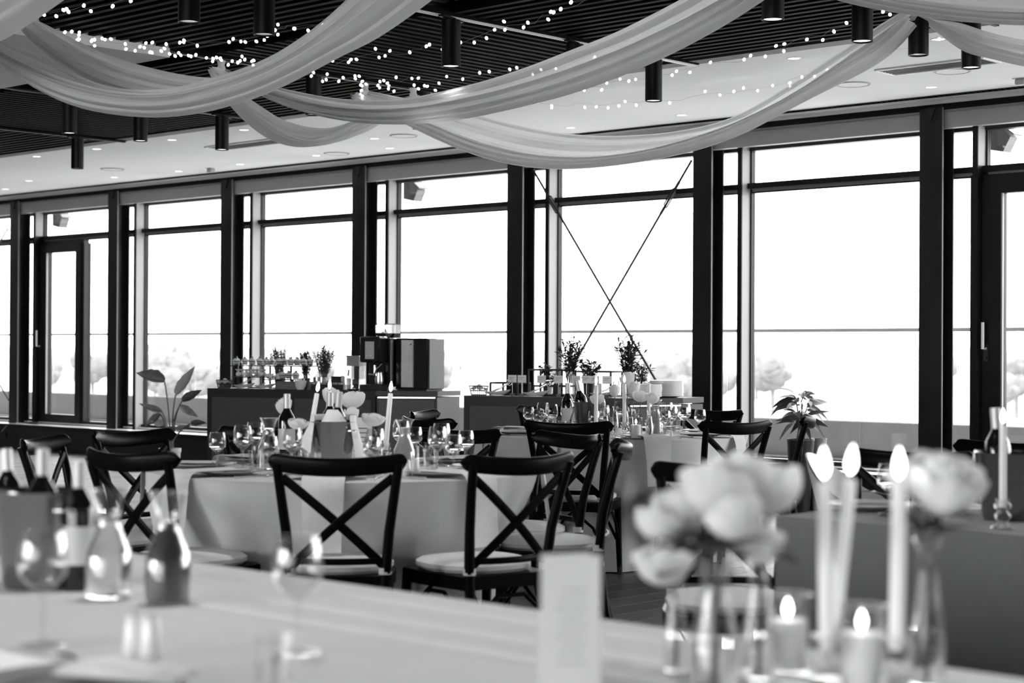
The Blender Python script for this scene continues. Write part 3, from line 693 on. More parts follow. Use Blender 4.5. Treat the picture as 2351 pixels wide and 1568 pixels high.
# ================================================================ TABLES AND CLOTHS
def round_table(C, seed, lab_t, lab_c):
    t = thing('round_table', lab_t, 'table', (C.x, C.y, 0))
    part('tabletop', G().cyl(RT-.06, ZT-.03, ZT-.006, 48), 'wood', t); part('pedestal', G().cyl(.05, .03, ZT-.03, 16), 'dark', t); part('foot', G().cyl(.3, 0, .03, 24), 'dark', t)
    rnd = random.Random(seed); k = 21; ph = [rnd.uniform(-.5, .5) for _ in range(k)]; am = [rnd.uniform(.5, 1.3) for _ in range(k)]
    near = [(math.hypot(x-C.x, y-C.y), math.atan2(y-C.y, x-C.x)) for x, y, _ in SEATS if math.hypot(x-C.x, y-C.y) < 1.2]
    def fn(u, v):
        a = 2*pi*u
        if v < .25: return (math.cos(a)*RT*(v/.25)*.999, math.sin(a)*RT*(v/.25)*.999, ZT)
        q = (v-.25)/.75
        i = u*k; w = 0
        j = int(i) % k; fr = i - int(i)
        am_ = am[j]*(1-fr) + am[(j+1) % k]*fr
        s = math.sin(2*pi*i + ph[j]*(1-fr) + ph[(j+1) % k]*fr)
        r = RT + .012*min(1, q*12) + q**1.3*(.035 + .065*am_*s + .006*math.sin(2*pi*i*2.3)) + .02*q*q
        for (d, sa) in near:             # the cloth is tucked in where a chair is pushed under
            da = abs((a - sa + pi) % (2*pi) - pi); lim = d - .25; wd = .25/max(lim, .3)
            if da < wd*1.5 and lim < r:
                w = 1 if da < wd else .5 + .5*math.cos(pi*(da-wd)/(wd*.5)); w *= min(1, q/.5); r += (lim - r)*w*.9
        return (math.cos(a)*r, math.sin(a)*r, ZT - .008*min(1, q*20) - q*(ZT-.015))
    c = part('tablecloth', G().grid(fn, 240, 29, cu=True), 'cloth', None, True); c.location = (C.x, C.y, 0)
    tag(c, lab_c, 'tablecloth')
round_table(TC1, 5, 'round dining table under the cloth with the ice bucket', 'white floor length cloth on the round table with the ice bucket')
round_table(TC2, 9, 'round dining table under the cloth with the red wine bottle', 'white floor length cloth on the round table with the red wine bottle')
def long_table(x0, x1, y0, y1, mt, lab_t, lab_c, crease=()):
    cx, cy = (x0+x1)/2, (y0+y1)/2; hx, hy = (x1-x0)/2, (y1-y0)/2
    t = thing('banquet_table', lab_t, 'table', (cx, cy, 0))
    part('tabletop', G().box(-hx+.01, hx-.01, -hy+.01, hy-.01, ZT-.03, ZT-.008), 'wood', t, False)
    for sx in (-1, 1):
        for sy in (-1, 1): part('leg', G().box(sx*(hx-.12)-.02, sx*(hx-.12)+.02, sy*(hy-.1)-.02, sy*(hy-.1)+.02, 0, ZT-.03), 'dark', t, False)
    g = G(); n = 60
    def top(u, v):
        x, y = -hx + 2*hx*u, -hy + 2*hy*v
        z = ZT + sum(-.007*math.exp(-((cy+y-c)/.011)**2) + .004*math.exp(-((cy+y-c-.03)/.015)**2) for c in crease); return (x, y, z)
    g.grid(top, 2, 160)
    per = [(-hx, -hy), (hx, -hy), (hx, hy), (-hx, hy)]
    for i in range(4):
        a, b = Vector(per[i]), Vector(per[(i+1) % 4]); nn = Vector((b.y-a.y, -(b.x-a.x))).normalized()
        def side(u, v, a=a, b=b, nn=nn):
            p = a.lerp(b, u) + nn*(v*(.012 + .012*math.sin(u*(b-a).length*9))); return (p.x, p.y, ZT*(1-v)+.015*v)
        g.grid(side, max(8, int((b-a).length*14)), 8)
    c = part('tablecloth', g, mt, None, True); c.location = (cx, cy, 0); tag(c, lab_c, 'tablecloth')
YF1 = 2.515
long_table(-5.2, .9, 1.55, YF1, 'cloth', 'long banquet table under the cloth with carafes and candles', 'white cloth on the long table with carafes and tall candles', (2.38, 2.22, 2.09))
long_table(-3.133, .6, 4.5, 5.3, 'clothg', 'banquet table under the grey cloth', 'grey cloth on the banquet table with the single thin candle', ())
# ================================================================ COUNTERS
ZC = .93
A1, B1 = onz(476, 891, ZC), onz(862, 897.5, ZC); E1 = onz(1005, 898.6, ZC)
A2, B2 = onz(1065, 908, ZC), onz(1440, 915, ZC); E2 = onz(1568, 914, ZC)
def counter(A, B, lab, panels):
    u = _n(B-A); L = (B-A).length; a = math.atan2(u.y, u.x); D = .62
    t = thing('buffet_counter', lab, 'counter', (A.x, A.y, 0), a)
    part('carcass', G().box(.02, L-.02, .02, D, .02, ZC-.04), 'counterf', t, False)
    part('worktop', G().box(0, L, 0, D, ZC-.04, ZC), 'counterf', t, False)
    w = L/panels
    for i in range(panels):
        part('front_panel', G().box(i*w+.045, (i+1)*w-.045, .004, .02, .06, ZC-.075), 'counter', t, False)
        part('panel_frame', G().box(i*w, i*w+.045, 0, .02, .0, ZC-.04).box((i+1)*w-.045, (i+1)*w, 0, .02, 0, ZC-.04).box(i*w+.045, (i+1)*w-.045, 0, .02, ZC-.075, ZC-.04).box(i*w+.045, (i+1)*w-.045, 0, .02, 0, .06), 'counterf', t, False)
    return t, u, a
def counter_end(B, E, u, lab):
    n = Vector((-u.y, u.x, 0)); e = E-B
    p = [Vector((0, 0, 0)), e, e + n*.40, n*.62]
    t = thing('counter_end_unit', lab, 'counter', (B.x, B.y, 0))
    ins = lambda q, k: [(v.x*k + (1-k)*sum(w.x for w in q)/4, v.y*k + (1-k)*sum(w.y for w in q)/4) for v in q]
    part('carcass', G().prism(ins(p, .97), 0, ZC-.05), 'counterf', t, False); part('worktop', G().prism(ins(p, .995), ZC-.04, ZC), 'counterf', t, False)
    d = _n(e); nn = Vector((d.y, -d.x, 0)); L = e.length
    for k, (z0, z1) in enumerate(((.05, ZC-.075),)):
        q = [d*.03, d*(L-.03), d*(L-.03)+nn*.012, d*.03+nn*.012]; part('side_panel', G().prism([(v.x, v.y) for v in q], z0, z1), 'counter', t, False)
    q = [d*.02, d*(L-.02), d*(L-.02)+nn*.008, d*.02+nn*.008]; part('bright_edge', G().prism([(v.x, v.y) for v in q], ZC-.058, ZC-.048), 'silver', t, False)
c1, u1, a1 = counter(A1, B1, 'charcoal panelled buffet counter carrying the dessert stand and coffee things', 2)
counter_end(B1, E1, u1, 'charcoal end unit of the counter under the coffee machine')
c2, u2, a2 = counter(A2, B2, 'charcoal buffet counter carrying the little sign cards and cube frames', 2)
counter_end(B2, E2, u2, 'charcoal end unit of the counter under the plate stacks')
# ================================================================ TABLEWARE PROTOTYPES (origin on the table top)
def wineglass(h, rb, fill=0., mt='liq'):
    t = thing('wine_glass', 'x', 'glass'); hs = h*.46
    part('foot', G().lathe([(0, 0), (rb*.92, .001), (rb*.9, .004), (.012, .009), (.0045, .016)], 20), 'glass', t)
    part('stem', G().lathe([(.0048, .014), (.004, hs*.5), (.0055, hs-.004)], 10), 'glass', t)
    bw = [(.004, hs-.004), (rb*.55, hs+.012), (rb*.93, hs+h*.16), (rb, hs+h*.26), (rb*.93, hs+h*.42), (rb*.80, h)]
    part('bowl', G().lathe(bw + [(r-.0015, z) for r, z in bw[::-1][:-1]], 24), 'glass', t)
    if fill:
        zf = hs + h*.26*fill; pr = [(0, hs+.002), (rb*.5, hs+.013), (rb*.9, hs+h*.155), (rb*.955, zf), (0, zf)]; part('drink', G().lathe(pr, 20), mt, t)
    return t
def tumbler(h, r):
    t = thing('tumbler', 'x', 'glass')
    part('wall', G().lathe([(0, 0), (r*.85, 0), (r, h), (r-.002, h), (r*.85-.002, .01), (0, .01)], 22), 'glass', t)
    part('rim', G().tube([(r*math.cos(a), r*math.sin(a), h) for a in [2*pi*i/20 for i in range(20)]], .0013, 6, closed=True), 'glass', t); return t
def carafe(mt, fill=.62, h=.215):
    t = thing('carafe', 'x', 'carafe')
    pr = [(0, 0), (.043, 0), (.046, .01), (.046, .07), (.043, .095), (.026, .135), (.022, .155), (.025, .185), (.037, h)]
    part('glass_body', G().lathe(pr + [(r-.002, z) for r, z in pr[::-1][:-2]], 26), 'glass', t)
    part('lip', G().tube([(.037*math.cos(a), .037*math.sin(a), h) for a in [2*pi*i/24 for i in range(24)]], .002, 6, closed=True), 'glass', t)
    zf = fill*h; q = [(0, .004), (.0425, .005), (.0435, .07)]
    for r, z in pr[4:]:
        if z < zf: q.append((r-.003, z))
    def rad(z):
        for (r0, z0), (r1, z1) in zip(pr, pr[1:]):
            if z0 <= z <= z1 and z1 > z0: return r0 + (r1-r0)*(z-z0)/(z1-z0)
        return .02
    q += [(rad(zf)-.003, zf), (0, zf)]; part('drink', G().lathe(q, 22), mt, t); return t
def winebottle():
    t = thing('wine_bottle', 'x', 'bottle')
    part('glass_body', G().lathe([(0, 0), (.036, 0), (.0375, .008), (.0375, .185), (.033, .205), (.0155, .235), (.0145, .25), (.0145, .30), (0, .30)], 24), 'bottle', t)
    part('foil_capsule', G().lathe([(.0152, .232), (.0152, .302), (.013, .304), (0, .304)], 18), 'foil', t)
    part('paper_label', G().lathe([(.0379, .06), (.0379, .15)], 24), 'label', t); return t
def bucket(cloth=True, neck=True):
    t = thing('ice_bucket', 'x', 'ice bucket')
    part('steel_pail', G().lathe([(0, 0), (.068, 0), (.072, .01), (.094, .195), (.098, .2), (.094, .202), (.09, .195), (.066, .02), (0, .02)], 32), 'pail', t)
    for s in (-1, 1): part('ring_handle', G().tube([(s*(.094 + .022*math.sin(pi*i/8)), .022*math.cos(pi*i/8)*1., .165 + 0*i) for i in range(9)], .004, 6), 'silver', t)
    return t
def plate(r, mt='plate'):
    t = thing('dinner_plate', 'x', 'plate')
    part('well', G().lathe([(0, .004), (r*.62, .004), (r*.66, .007)], 32), mt, t)
    part('rim', G().lathe([(r*.66, .007), (r, .016), (r, .019), (r*.66, .010)], 32), mt, t); return t
def hang_napkin():                   # lies on the plate, runs out over the table edge (x = outwards), hangs down
    t = thing('napkin', 'x', 'napkin')
    def fn(u, v):
        s = v*.62
        if s < .26: x, z = s, .022 + .004*math.sin(u*9)
        elif s < .31: q = (s-.26)/.05; x, z = .26 + .05*math.sin(q*pi/2)*.6, .022 - .05*(1-math.cos(q*pi/2))*.6
        else: x, z = .294 + .10*(s-.31) + .008*math.sin((s-.31)*9 + u*3), -.012 - (s-.31)*.8
        return (x, (u-.5)*(.155 + .01*math.sin(v*5)), z)
    part('linen', G().grid(fn, 9, 34), 'nap', t); part('hem', G().grid(lambda u, v: tuple(Vector(fn(u, .93+.07*v)) + Vector((.003, 0, 0))), 9, 4), 'nap', t); return t
def fold_napkin():
    t = thing('napkin', 'x', 'napkin')
    def fn(u, v): return ((u-.5)*.20, (v-.5)*.11, .02 + .016*math.sin(pi*v)*(.6+.4*math.sin(u*5)) )
    part('linen', G().grid(fn, 14, 10), 'nap', t); part('fold', G().grid(lambda u, v: (lambda p: (p[0]*.9+.01, p[1]*.6+.01, p[2]+.006))(fn(u, v)), 14, 8), 'nap', t); return t
def fork():
    t = thing('fork', 'x', 'fork')
    part('handle', G().tube([(0, -.10, .003), (0, 0, .004), (0, .04, .006)], [.005, .003, .003], 6), 'silver', t)
    g = G().box(-.011, .011, .04, .055, .005, .008)
    part('neck', g, 'silver', t)
    for k in range(4): part('tine', G().tube([(-.0095+.0063*k, .054, .0065), (-.0095+.0063*k, .095, .005)], .0014, 5), 'silver', t)
    return t
def knife():
    t = thing('knife', 'x', 'knife')
    part('handle', G().tube([(0, -.11, .003), (0, -.02, .004)], [.0065, .0055], 6), 'silver', t)
    part('blade', G().add([(-.007,-.02,.003),(.009,-.02,.003),(.010,.07,.003),(-.004,.10,.003),(-.007,-.02,.0055),(.009,-.02,.0055),(.010,.07,.0055),(-.004,.10,.0055)], [(3,2,1,0),(4,5,6,7),(0,1,5,4),(1,2,6,5),(2,3,7,6),(3,0,4,7)]), 'silver', t, False); return t
def shaker():
    t = thing('shaker', 'x', 'shaker')
    part('body', G().lathe([(0, 0), (.018, 0), (.019, .004), (.0145, .055), (.011, .063), (0, .066)], 18), 'china', t)
    part('holes', G().lathe([(0, .0665), (.004, .0663)], 8), 'dark', t); return t
def taper(h=.25, tilt=0):
    t = thing('taper_candle', 'x', 'candle')
    part('wax', G().lathe([(0, 0), (.0115, 0), (.0105, h-.004), (.008, h), (0, h-.002)], 16), 'wax', t)
    part('wick', G().tube([(0, 0, h-.003), (.001, 0, h+.012)], .0011, 5), 'dark', t)
    part('flame', G().lathe([(0, h+.006), (.006, h+.014), (.0082, h+.024), (.006, h+.038), (.002, h+.05), (0, h+.054)], 12), 'flame', t); return t
def holder():
    t = thing('candle_holder', 'x', 'candle holder')
    part('foot', G().lathe([(0, 0), (.032, 0), (.034, .004), (.018, .012), (.01, .02)], 18), 'glass', t)
    part('bulb', G().lathe([(.01, .018), (.02, .028), (.022, .038), (.014, .048), (.012, .052)], 14), 'glass', t)
    part('cup', G().lathe([(.012, .05), (.021, .056), (.024, .066), (.016, .076), (.022, .084), (.020, .084), (.0125, .07), (.0125, .055)], 14), 'glass', t); return t
def votive(r=.036, h=.122, ch=.082):
    t = thing('votive_candle', 'x', 'candle')
    part('glass_cup', G().lathe([(0, 0), (r, 0), (r, h), (r-.002, h), (r-.002, .006), (0, .006)], 24), 'glass', t)
    part('rim', G().tube([(r*math.cos(a), r*math.sin(a), h) for a in [2*pi*i/24 for i in range(24)]], .0016, 6, closed=True), 'glass', t)
    part('wax', G().cyl(r-.006, .007, ch, 22), 'wax', t)
    part('flame', G().lathe([(0, ch+.002), (.006, ch+.010), (.007, ch+.018), (.003, ch+.03), (0, ch+.034)], 10), 'flame', t); return t
def budvase(h=.16, r=.022):
    t = thing('bud_vase', 'x', 'vase')
    pr = [(0, 0), (r, 0), (r*1.08, .01), (r*1.05, h*.4), (r*.6, h*.75), (r*.55, h*.92), (r*.8, h)]
    part('glass_body', G().lathe(pr + [(q-.0016, z) for q, z in pr[::-1][:-2]], 20), 'glass', t)
    part('water', G().lathe([(0, .004), (r*.95, .005), (r*.98, h*.38), (0, h*.38)], 16), 'liq', t); return t
def rose_bloom(r, seed=0):           # rings of cupped petals, the outer ones opening
    rnd = random.Random(seed); g = G()
    for ring, (n, rr, top, fl) in enumerate(((3, .36, 1.2, .0), (4, .58, 1.1, .04), (5, .80, .9, .10), (6, 1.0, .55, .22))):
        for k in range(n):
            a0 = 2*pi*k/n + ring*.7 + rnd.uniform(-.25, .25); wd = 2*pi/n*.74; jj = rnd.uniform(.92, 1.1); tp = top + rnd.uniform(-.12, .12)
            def fn(u, v, a0=a0, wd=wd, rr=rr, tp=tp, fl=fl, jj=jj):
                s_ = 2*u-1; a = a0 + s_*wd*(1-.3*v**3); ph = -1.35 + (tp+1.35)*v*(1-.12*s_*s_*v)
                rad = r*rr*jj*(math.cos(ph)*(1-.0*v) + fl*v**3 + .05*math.sin(u*9+a0*3)*v + .035*math.sin(u*19+a0)*v*v); z = r*(.62+.3*rr)*math.sin(ph) + r*.22*(1-rr)
                return (rad*math.cos(a), rad*math.sin(a), z)
            g.grid(fn, 7, 8)
    return g
def leaf_grid(L, w, bend=.3):
    def fn(u, v):
        s = (u-.5)*2; ww = w*math.sin(pi*min(1, .06+.94*v)**.8); return (s*ww, L*v, -bend*L*v*v + .25*ww*abs(s))
    return G().grid(fn, 5, 9)
def flower(r, stem, seed=0, leaves=2, lean=0.):
    rnd = random.Random(seed); t = thing('white_rose', 'x', 'flower')      # origin at foot of stem
    tip = Vector((lean*stem, .12*lean*stem, stem)); pts = [tip*(i/6)**1 + Vector((lean*stem*.3*math.sin(pi*i/6), 0, 0)) for i in range(7)]
    part('stem', G().tube(pts, .0022, 6), 'stem', t)
    b = part('bloom', G().add(*(lambda g: (g.v, g.f))(rose_bloom(r, seed)), T3(tip) @ Matrix.Rotation(lean*1.2 + rnd.uniform(-.25, .25), 4, 'Y') @ RX(rnd.uniform(-.3, .3))), 'petal', t)
    part('calyx', G().lathe([(.002, -r*.45), (r*.3, -r*.28), (r*.34, -r*.15)], 10, T3(tip)), 'leaf', t)
    for k in range(leaves):
        p = pts[2+k % 4]; part('leaf', G().add(*(lambda g: (g.v, g.f))(leaf_grid(.05, .014, .4)), T3(p) @ RZ(rnd.uniform(0, 6.3)) @ RX(.5)), 'leaf', t)
    return t
def stand(o, label, group=None, loc=None, rz=0, tilt=None):
    o['label'] = label
    if group: o['group'] = group
    if loc is not None: o.location = loc
    o.rotation_euler = (0, 0, rz) if tilt is None else (tilt[0], tilt[1], rz)
    return o
ZS = ZT + .002
TX_ = lambda px, py: onz(px, py, ZS)
# prototypes used several times
WG1, WG2, WGE = Proto(wineglass(.185, .040, .75)), Proto(wineglass(.155, .036, .6)), Proto(wineglass(.19, .042))
TUM, PLT, HNP, FNP, FRK, KNF, SHK = Proto(tumbler(.085, .034)), Proto(plate(.145)), Proto(hang_napkin()), Proto(fold_napkin()), Proto(fork()), Proto(knife()), Proto(shaker())
TAP, HLD, VOT, BUD = Proto(taper()), Proto(holder()), Proto(votive()), Proto(budvase())
WBT, BKT = Proto(winebottle()), Proto(bucket())
ROS = [Proto(flower(.034, .20, 1, 2, .12)), Proto(flower(.040, .24, 2, 3, -.10)), Proto(flower(.030, .17, 3, 2, .3))]
# ---------------------------------------------------------------- place settings on the round tables
SET = []
def settings(C, n, a0, who, hang=True):
    global SET
    for k in range(n):
        a = a0 + 2*pi*k/n; d = Vector((math.cos(a), math.sin(a), 0)); s = Vector((-d.y, d.x, 0)); B = Vector((C.x, C.y, ZS))
        PLT(B + d*.60, a, 'grey rimmed plate laid ' + who, 'plates ' + who)
        HNP(B + d*(RT-.275), a, 'pale linen napkin hanging over the table edge ' + who, 'napkins ' + who)
        FRK(B + d*.60 + s*.185, a+pi/2, 'steel fork beside a plate ' + who, 'forks ' + who)
        KNF(B + d*.60 - s*.18, a+pi/2, 'steel knife beside a plate ' + who, 'knives ' + who)
        SET += [WG1(B + d*.40 - s*.17, a, 'larger stemmed wine glass ' + who, 'larger wine glasses ' + who),
            WG2(B + d*.47 - s*.25, a, 'smaller stemmed wine glass ' + who, 'smaller wine glasses ' + who),
            TUM(B + d*.37 - s*.09, a, 'short clear tumbler ' + who, 'tumblers ' + who)]
W1, W2 = 'on the bucket table', 'on the red wine table'
settings(TC1, 8, math.atan2(-FWD.y, -FWD.x) + .0, W1)
settings(TC2, 8, math.atan2(-FWD.y, -FWD.x) + .25, W2)
# centrepieces, table 1
BKT(TX_(765, 1078), .2, 'steel ice bucket draped with a napkin ' + W1)
t = thing('bucket_napkin', 'pale napkin draped over the rim of the ice bucket ' + W1, 'napkin', TX_(765, 1078))
def bn(u, v):
    a = math.atan2(FWD.y, FWD.x) + (u-.5)*2*2.25; r = .094 + .05*max(0, v-.25)*(1+.5*math.sin(u*17)); z = .205 + .03*math.sin(v*4)*(v < .25) - max(0, v-.25)*.24*(.6+.4*math.sin(u*6+1)**2)
    return (r*math.cos(a), r*math.sin(a), max(.004, z))
part('linen', G().grid(bn, 40, 14), 'nap', t); part('neck_wrap', G().lathe([(.05, .20), (.03, .235), (.022, .25)], 14, fn=lambda a, j: 1+.2*math.sin(3*a+j)), 'nap', t)
WBT(TX_(766, 1077) + Vector((0, .0, .022)), 1, 'wine bottle standing in the napkin draped ice bucket', None).rotation_euler = (.1, .06, 1)
WBT(TX_(658, 1062), 2, 'pale capped wine bottle beside the rose sprig ' + W1)
WBT(TX_(757, 1052), 2, 'wine bottle just behind the ice bucket ' + W1)
CW = Proto(carafe('liq', .8)); CJ = Proto(carafe('juice', .86)); CD = Proto(carafe('cola', .74))
CW(TX_(617, 1079), 0, 'glass carafe of water ' + W1); CJ(TX_(928, 1086), 0, 'glass carafe of cloudy juice ' + W1)
SHK(TX_(934, 1092), 0, 'white salt shaker in front of the juice carafe, one of a pair', 'shaker pair ' + W1); SHK(TX_(953, 1090), 0, 'white salt shaker in front of the juice carafe, one of a pair', 'shaker pair ' + W1)
for px, top, by, l, tl in ((706, 985, 1062, 'burning taper candle leaning beside the round white rose ' + W1, .16), (749, 985, 1050, 'burning taper candle against the bottle neck ' + W1, .05), (885, 985, 1064, 'burning taper candle next to the single big rose ' + W1, .08)):
    P = TX_(px, by); HLD(P, 0, l.replace('burning taper candle', 'glass holder of the candle'))
    o = TAP(P + Vector((0, 0, .06)), 0, l); o.rotation_euler = (RGT.y*-tl, RGT.x*tl, 0)
def rose_at(px, py, by, k, label, sc_=1.):      # bloom pixel, pixel row of the vase foot
    P = TX_(px, by); d = dep(P); h = (by-py)/FPX*d
    BUD(P, 0, 'bud vase of the ' + label)
    o = ROS[k](P + Vector((0, 0, .008)), random.uniform(0, 6), label); base = (.20, .24, .17)[k]; s = (h-.012)/base
    o.scale = (1.*sc_, 1.*sc_, s)
    return o
random.seed(21)
rose_at(697, 970, 1066, 1, 'round white rose low beside the leaning candle ' + W1)
rose_at(793, 915, 1058, 1, 'large open white rose standing highest ' + W1, 1.25)
rose_at(770, 905, 1046, 0, 'small white rose at the bottle neck ' + W1)
rose_at(822, 948, 1060, 2, 'ruffled white bloom below the highest rose ' + W1)
rose_at(868, 960, 1072, 1, 'single big white rose beside the upright candle ' + W1, 1.1)
rose_at(668, 928, 1058, 2, 'small drooping white rose beside the pale bottle ' + W1)
for i, (px, by, l) in enumerate(((828, 1062, 'pale printed menu card standing ' + W1),)):
    t = thing('menu_card', l, 'menu card', TX_(px, by), math.atan2(FWD.y, FWD.x) - pi/2)
    part('card', G().box(-.05, .05, 0, .002, 0, .2), 'card', t, False)
    for j in range(6): part('printed_line', G().box(-.03, .03, -.0006, 0, .05+j*.02, .054+j*.02), 'ink', t, False)
# centrepieces, table 2
WBT(TX_(1303, 992), 0, 'dark red wine bottle with a pale label behind the chair rail')
BKT(TX_(1352, 1000), .4, 'steel ice bucket with two bottles ' + W2)
WBT(TX_(1347, 1000) + Vector((0, 0, .03)), 0, 'wine bottle leaning in the bucket of two bottles').rotation_euler = (.12, -.16, 0)
WBT(TX_(1376, 993), 0, 'wine bottle with pale foil behind the steel bucket ' + W2)
CJ(TX_(1505, 1002), 0, 'glass carafe of pale juice ' + W2); CW(TX_(1322, 998), 0, 'glass carafe half hidden by the red wine bottle')
VOT(TX_(1460, 1008), 0, 'white pillar candle in a clear glass ' + W2)
for px, by, l in ((1368, 1010, 'burning taper candle beside the steel bucket ' + W2), (1433, 1002, 'burning taper candle under the tall white roses ' + W2), (1489, 996, 'burning taper candle in front of the plate stacks ' + W2)):
    P = TX_(px, by); HLD(P, 0, l.replace('burning taper candle', 'glass holder of the candle')); TAP(P + Vector((0, 0, .06)), 0, l)
rose_at(1436, 868, 990, 1, 'tallest white rose ' + W2, 1.05); rose_at(1390, 915, 1004, 2, 'wide white bloom beside the steel bucket ' + W2, 1.2)
rose_at(1462, 908, 1002, 1, 'full white rose over the pillar candle ' + W2, 1.1); rose_at(1491, 912, 1006, 0, 'small white rose on a bent stem ' + W2); rose_at(1447, 888, 994, 0, 'white rose tucked under the tallest one ' + W2)
rose_at(1412, 895, 992, 2, 'loose white bloom with trailing leaves ' + W2)
RAD = {'ice_bucket': .105, 'wine_bottle': .045, 'carafe': .05, 'shaker': .022, 'candle_holder': .038, 'bud_vase': .028, 'votive_candle': .04, 'menu_card': .055}
FIX = [(o.location, v) for o in bpy.data.objects for k_, v in RAD.items() if o.parent is None and o.name.split('.')[0] == k_ and o not in SET and o.location.y > 3]
for _ in range(25):                  # slide glasses clear of centrepieces and of one another
    for o in SET:
        for q, v in FIX + [(w.location, .042) for w in SET if w is not o]:
            e = Vector((o.location.x-q.x, o.location.y-q.y, 0)); m_ = v + .044
            if 1e-5 < e.length < m_: o.location = o.location + e.normalized()*(m_-e.length)*.6
# ---------------------------------------------------------------- the near long table
W3 = 'on the long table'
BKT(TX_(88, 1346), 0, 'dark reflecting ice bucket beside the wine bottle ' + W3)
WBT(TX_(96, 1346) + Vector((0, 0, .022)), 0, 'wine bottle standing in the ice bucket ' + W3).scale = (.87, .87, .87)
WBT(TX_(180, 1352), 2.2, 'dark wine bottle between the ice bucket and the water carafe ' + W3).scale = (.88, .88, .87)
CW(TX_(249, 1374), 0, 'glass carafe of water with a white glint ' + W3); CD(TX_(384, 1384), 0, 'glass carafe of dark juice ' + W3)
o = WBT(TX_(26, 1275), 1, 'tilted bottle with a pale neck behind the ice bucket ' + W3); o.rotation_euler = (0, -.1, 0); o.scale = (.87, .87, .84)
WGE(TX_(98, 1482), 0, 'empty wine glass in front of the ice bucket ' + W3); WGE(TX_(682, 1500), 0, 'empty wine glass beside the tumbler ' + W3)
TUM(TX_(636, 1598), 0, 'short clear tumbler in front of the wine glass ' + W3)
SHK(TX_(308, 1502), 0, 'white salt shaker, one of the pair ' + W3, 'shaker pair ' + W3); SHK(TX_(348, 1508), 0, 'white salt shaker, one of the pair ' + W3, 'shaker pair ' + W3)
PLT(TX_(170, 1590), 0, 'grey plate with a folded napkin ' + W3); FNP(TX_(300, 1575) , .4, 'folded pale napkin on the grey plate ' + W3); KNF(TX_(430, 1580), 1.2, 'steel knife beside the grey plate ' + W3); FRK(TX_(180, 1525), 1.3, 'steel fork beyond the grey plate ' + W3)
t = thing('menu_card', 'tall white folded menu card standing ' + W3, 'menu card', TX_(1310, 1606), math.atan2(FWD.y, FWD.x) - pi/2 + .06)
part('front_leaf', G().box(-.042, .042, 0, .0015, 0, .205), 'card', t, False); part('back_leaf', G().box(-.042, .042, 0, .0015, 0, .205, T3((-.042, .0015, 0)) @ RZ(.5) @ T3((.042, 0, 0))), 'card', t, False)
for j in range(9): part('printed_line', G().box(-.022 + .004*(j % 3), .022 - .004*(j % 2), -.0006, 0, .05+j*.013, .0525+j*.013), 'print', t, False)
for px, by, l, tl in ((1898, 1590, 'burning taper candle between the two votive candles, upright', -.02), (1912, 1560, 'burning taper candle between the two votive candles, leaning', .10), (2058, 1590, 'burning taper candle beside the tall dark stemmed vase', .01)):
    P = TX_(px, by); HLD(P, 0, l.replace('burning taper candle', 'glass holder of the taper')); o = TAP(P + Vector((0, 0, .062)), 0, l); o.rotation_euler = (RGT.y*-tl, RGT.x*tl, 0); o.scale = (1, 1, .97)
VOT(TX_(1808, 1545), 0, 'votive candle in a clear glass beside the bouquet vases'); VOT(TX_(1978, 1580), 0, 'votive candle in a clear glass between the taper holders')
def big_vase(vx, vy, vh, vr, label): P = TX_(vx, vy); stand(budvase(vh, vr), label, None, P); return P, vh
def big_rose(V, px, py, r, label, seed, dark=False, dd=0.):
    P, vh = V; tip = at(px, py, dep(P) + dd); t = thing('white_rose', label, 'flower', P); q = tip - P
    pts = [Vector((0, 0, .01)), Vector((q.x*.04, q.y*.04, vh*.6)), Vector((q.x*.3, q.y*.3, max(vh, q.z*.6))), q - Vector((0, 0, r*.3))]
    part('stem', G().tube(pts, .003, 6), 'stem', t); part('bloom', G().add(*(lambda g: (g.v, g.f))(rose_bloom(r, seed)), T3(q) @ RX(random.Random(seed).uniform(-.5, .5)) @ RY(random.Random(seed+9).uniform(-.5, .5))), 'petal', t)
    for k in range(4): part('leaf', G().add(*(lambda g: (g.v, g.f))(leaf_grid(.075, .02, .4)), T3(pts[2].lerp(pts[3], .1 + .12*k)) @ RZ(k*1.7+seed) @ RX(.4)), 'leafd' if dark else 'leaf', t)
VA = big_vase(1640, 1600, .2, .034, 'clear glass vase holding most of the white bouquet')
VB = big_vase(1742, 1562, .18, .026, 'clear glass vase beside the votive candle')
VC = big_vase(1552, 1545, .15, .018, 'slim clear glass vase with a single low white bud')
VD = big_vase(2128, 1580, .22, .026, 'tall clear glass vase with dark stems beside the upright taper')
big_rose(VA, 1640, 1125, .046, 'widest white bloom in the middle of the bouquet', 31)
big_rose(VA, 1700, 1088, .040, 'highest white bloom of the bouquet', 32, dd=.07)
big_rose(VA, 1565, 1170, .040, 'white bloom of the bouquet leaning towards the menu card', 33, dd=.03)
big_rose(VA, 1510, 1198, .028, 'small ruffled white bloom near the menu card', 39, dd=-.02)
big_rose(VA, 1690, 1185, .036, 'white bloom tucked low in the middle of the bouquet', 40, dd=-.07)
big_rose(VB, 1768, 1124, .042, 'white bloom of the bouquet nearest the taper candles', 34)
big_rose(VB, 1745, 1248, .034, 'small white rose in front of the dark leaves', 36, True, -.03)
big_rose(VC, 1525, 1290, .040, 'small white rose bud low beside the menu card', 35)
big_rose(VD, 2172, 1110, .052, 'white rose on the tall dark stemmed vase', 37, True)
big_rose(VD, 2090, 1092, .032, 'half opened white rose beside the upright taper', 38, True, .06)
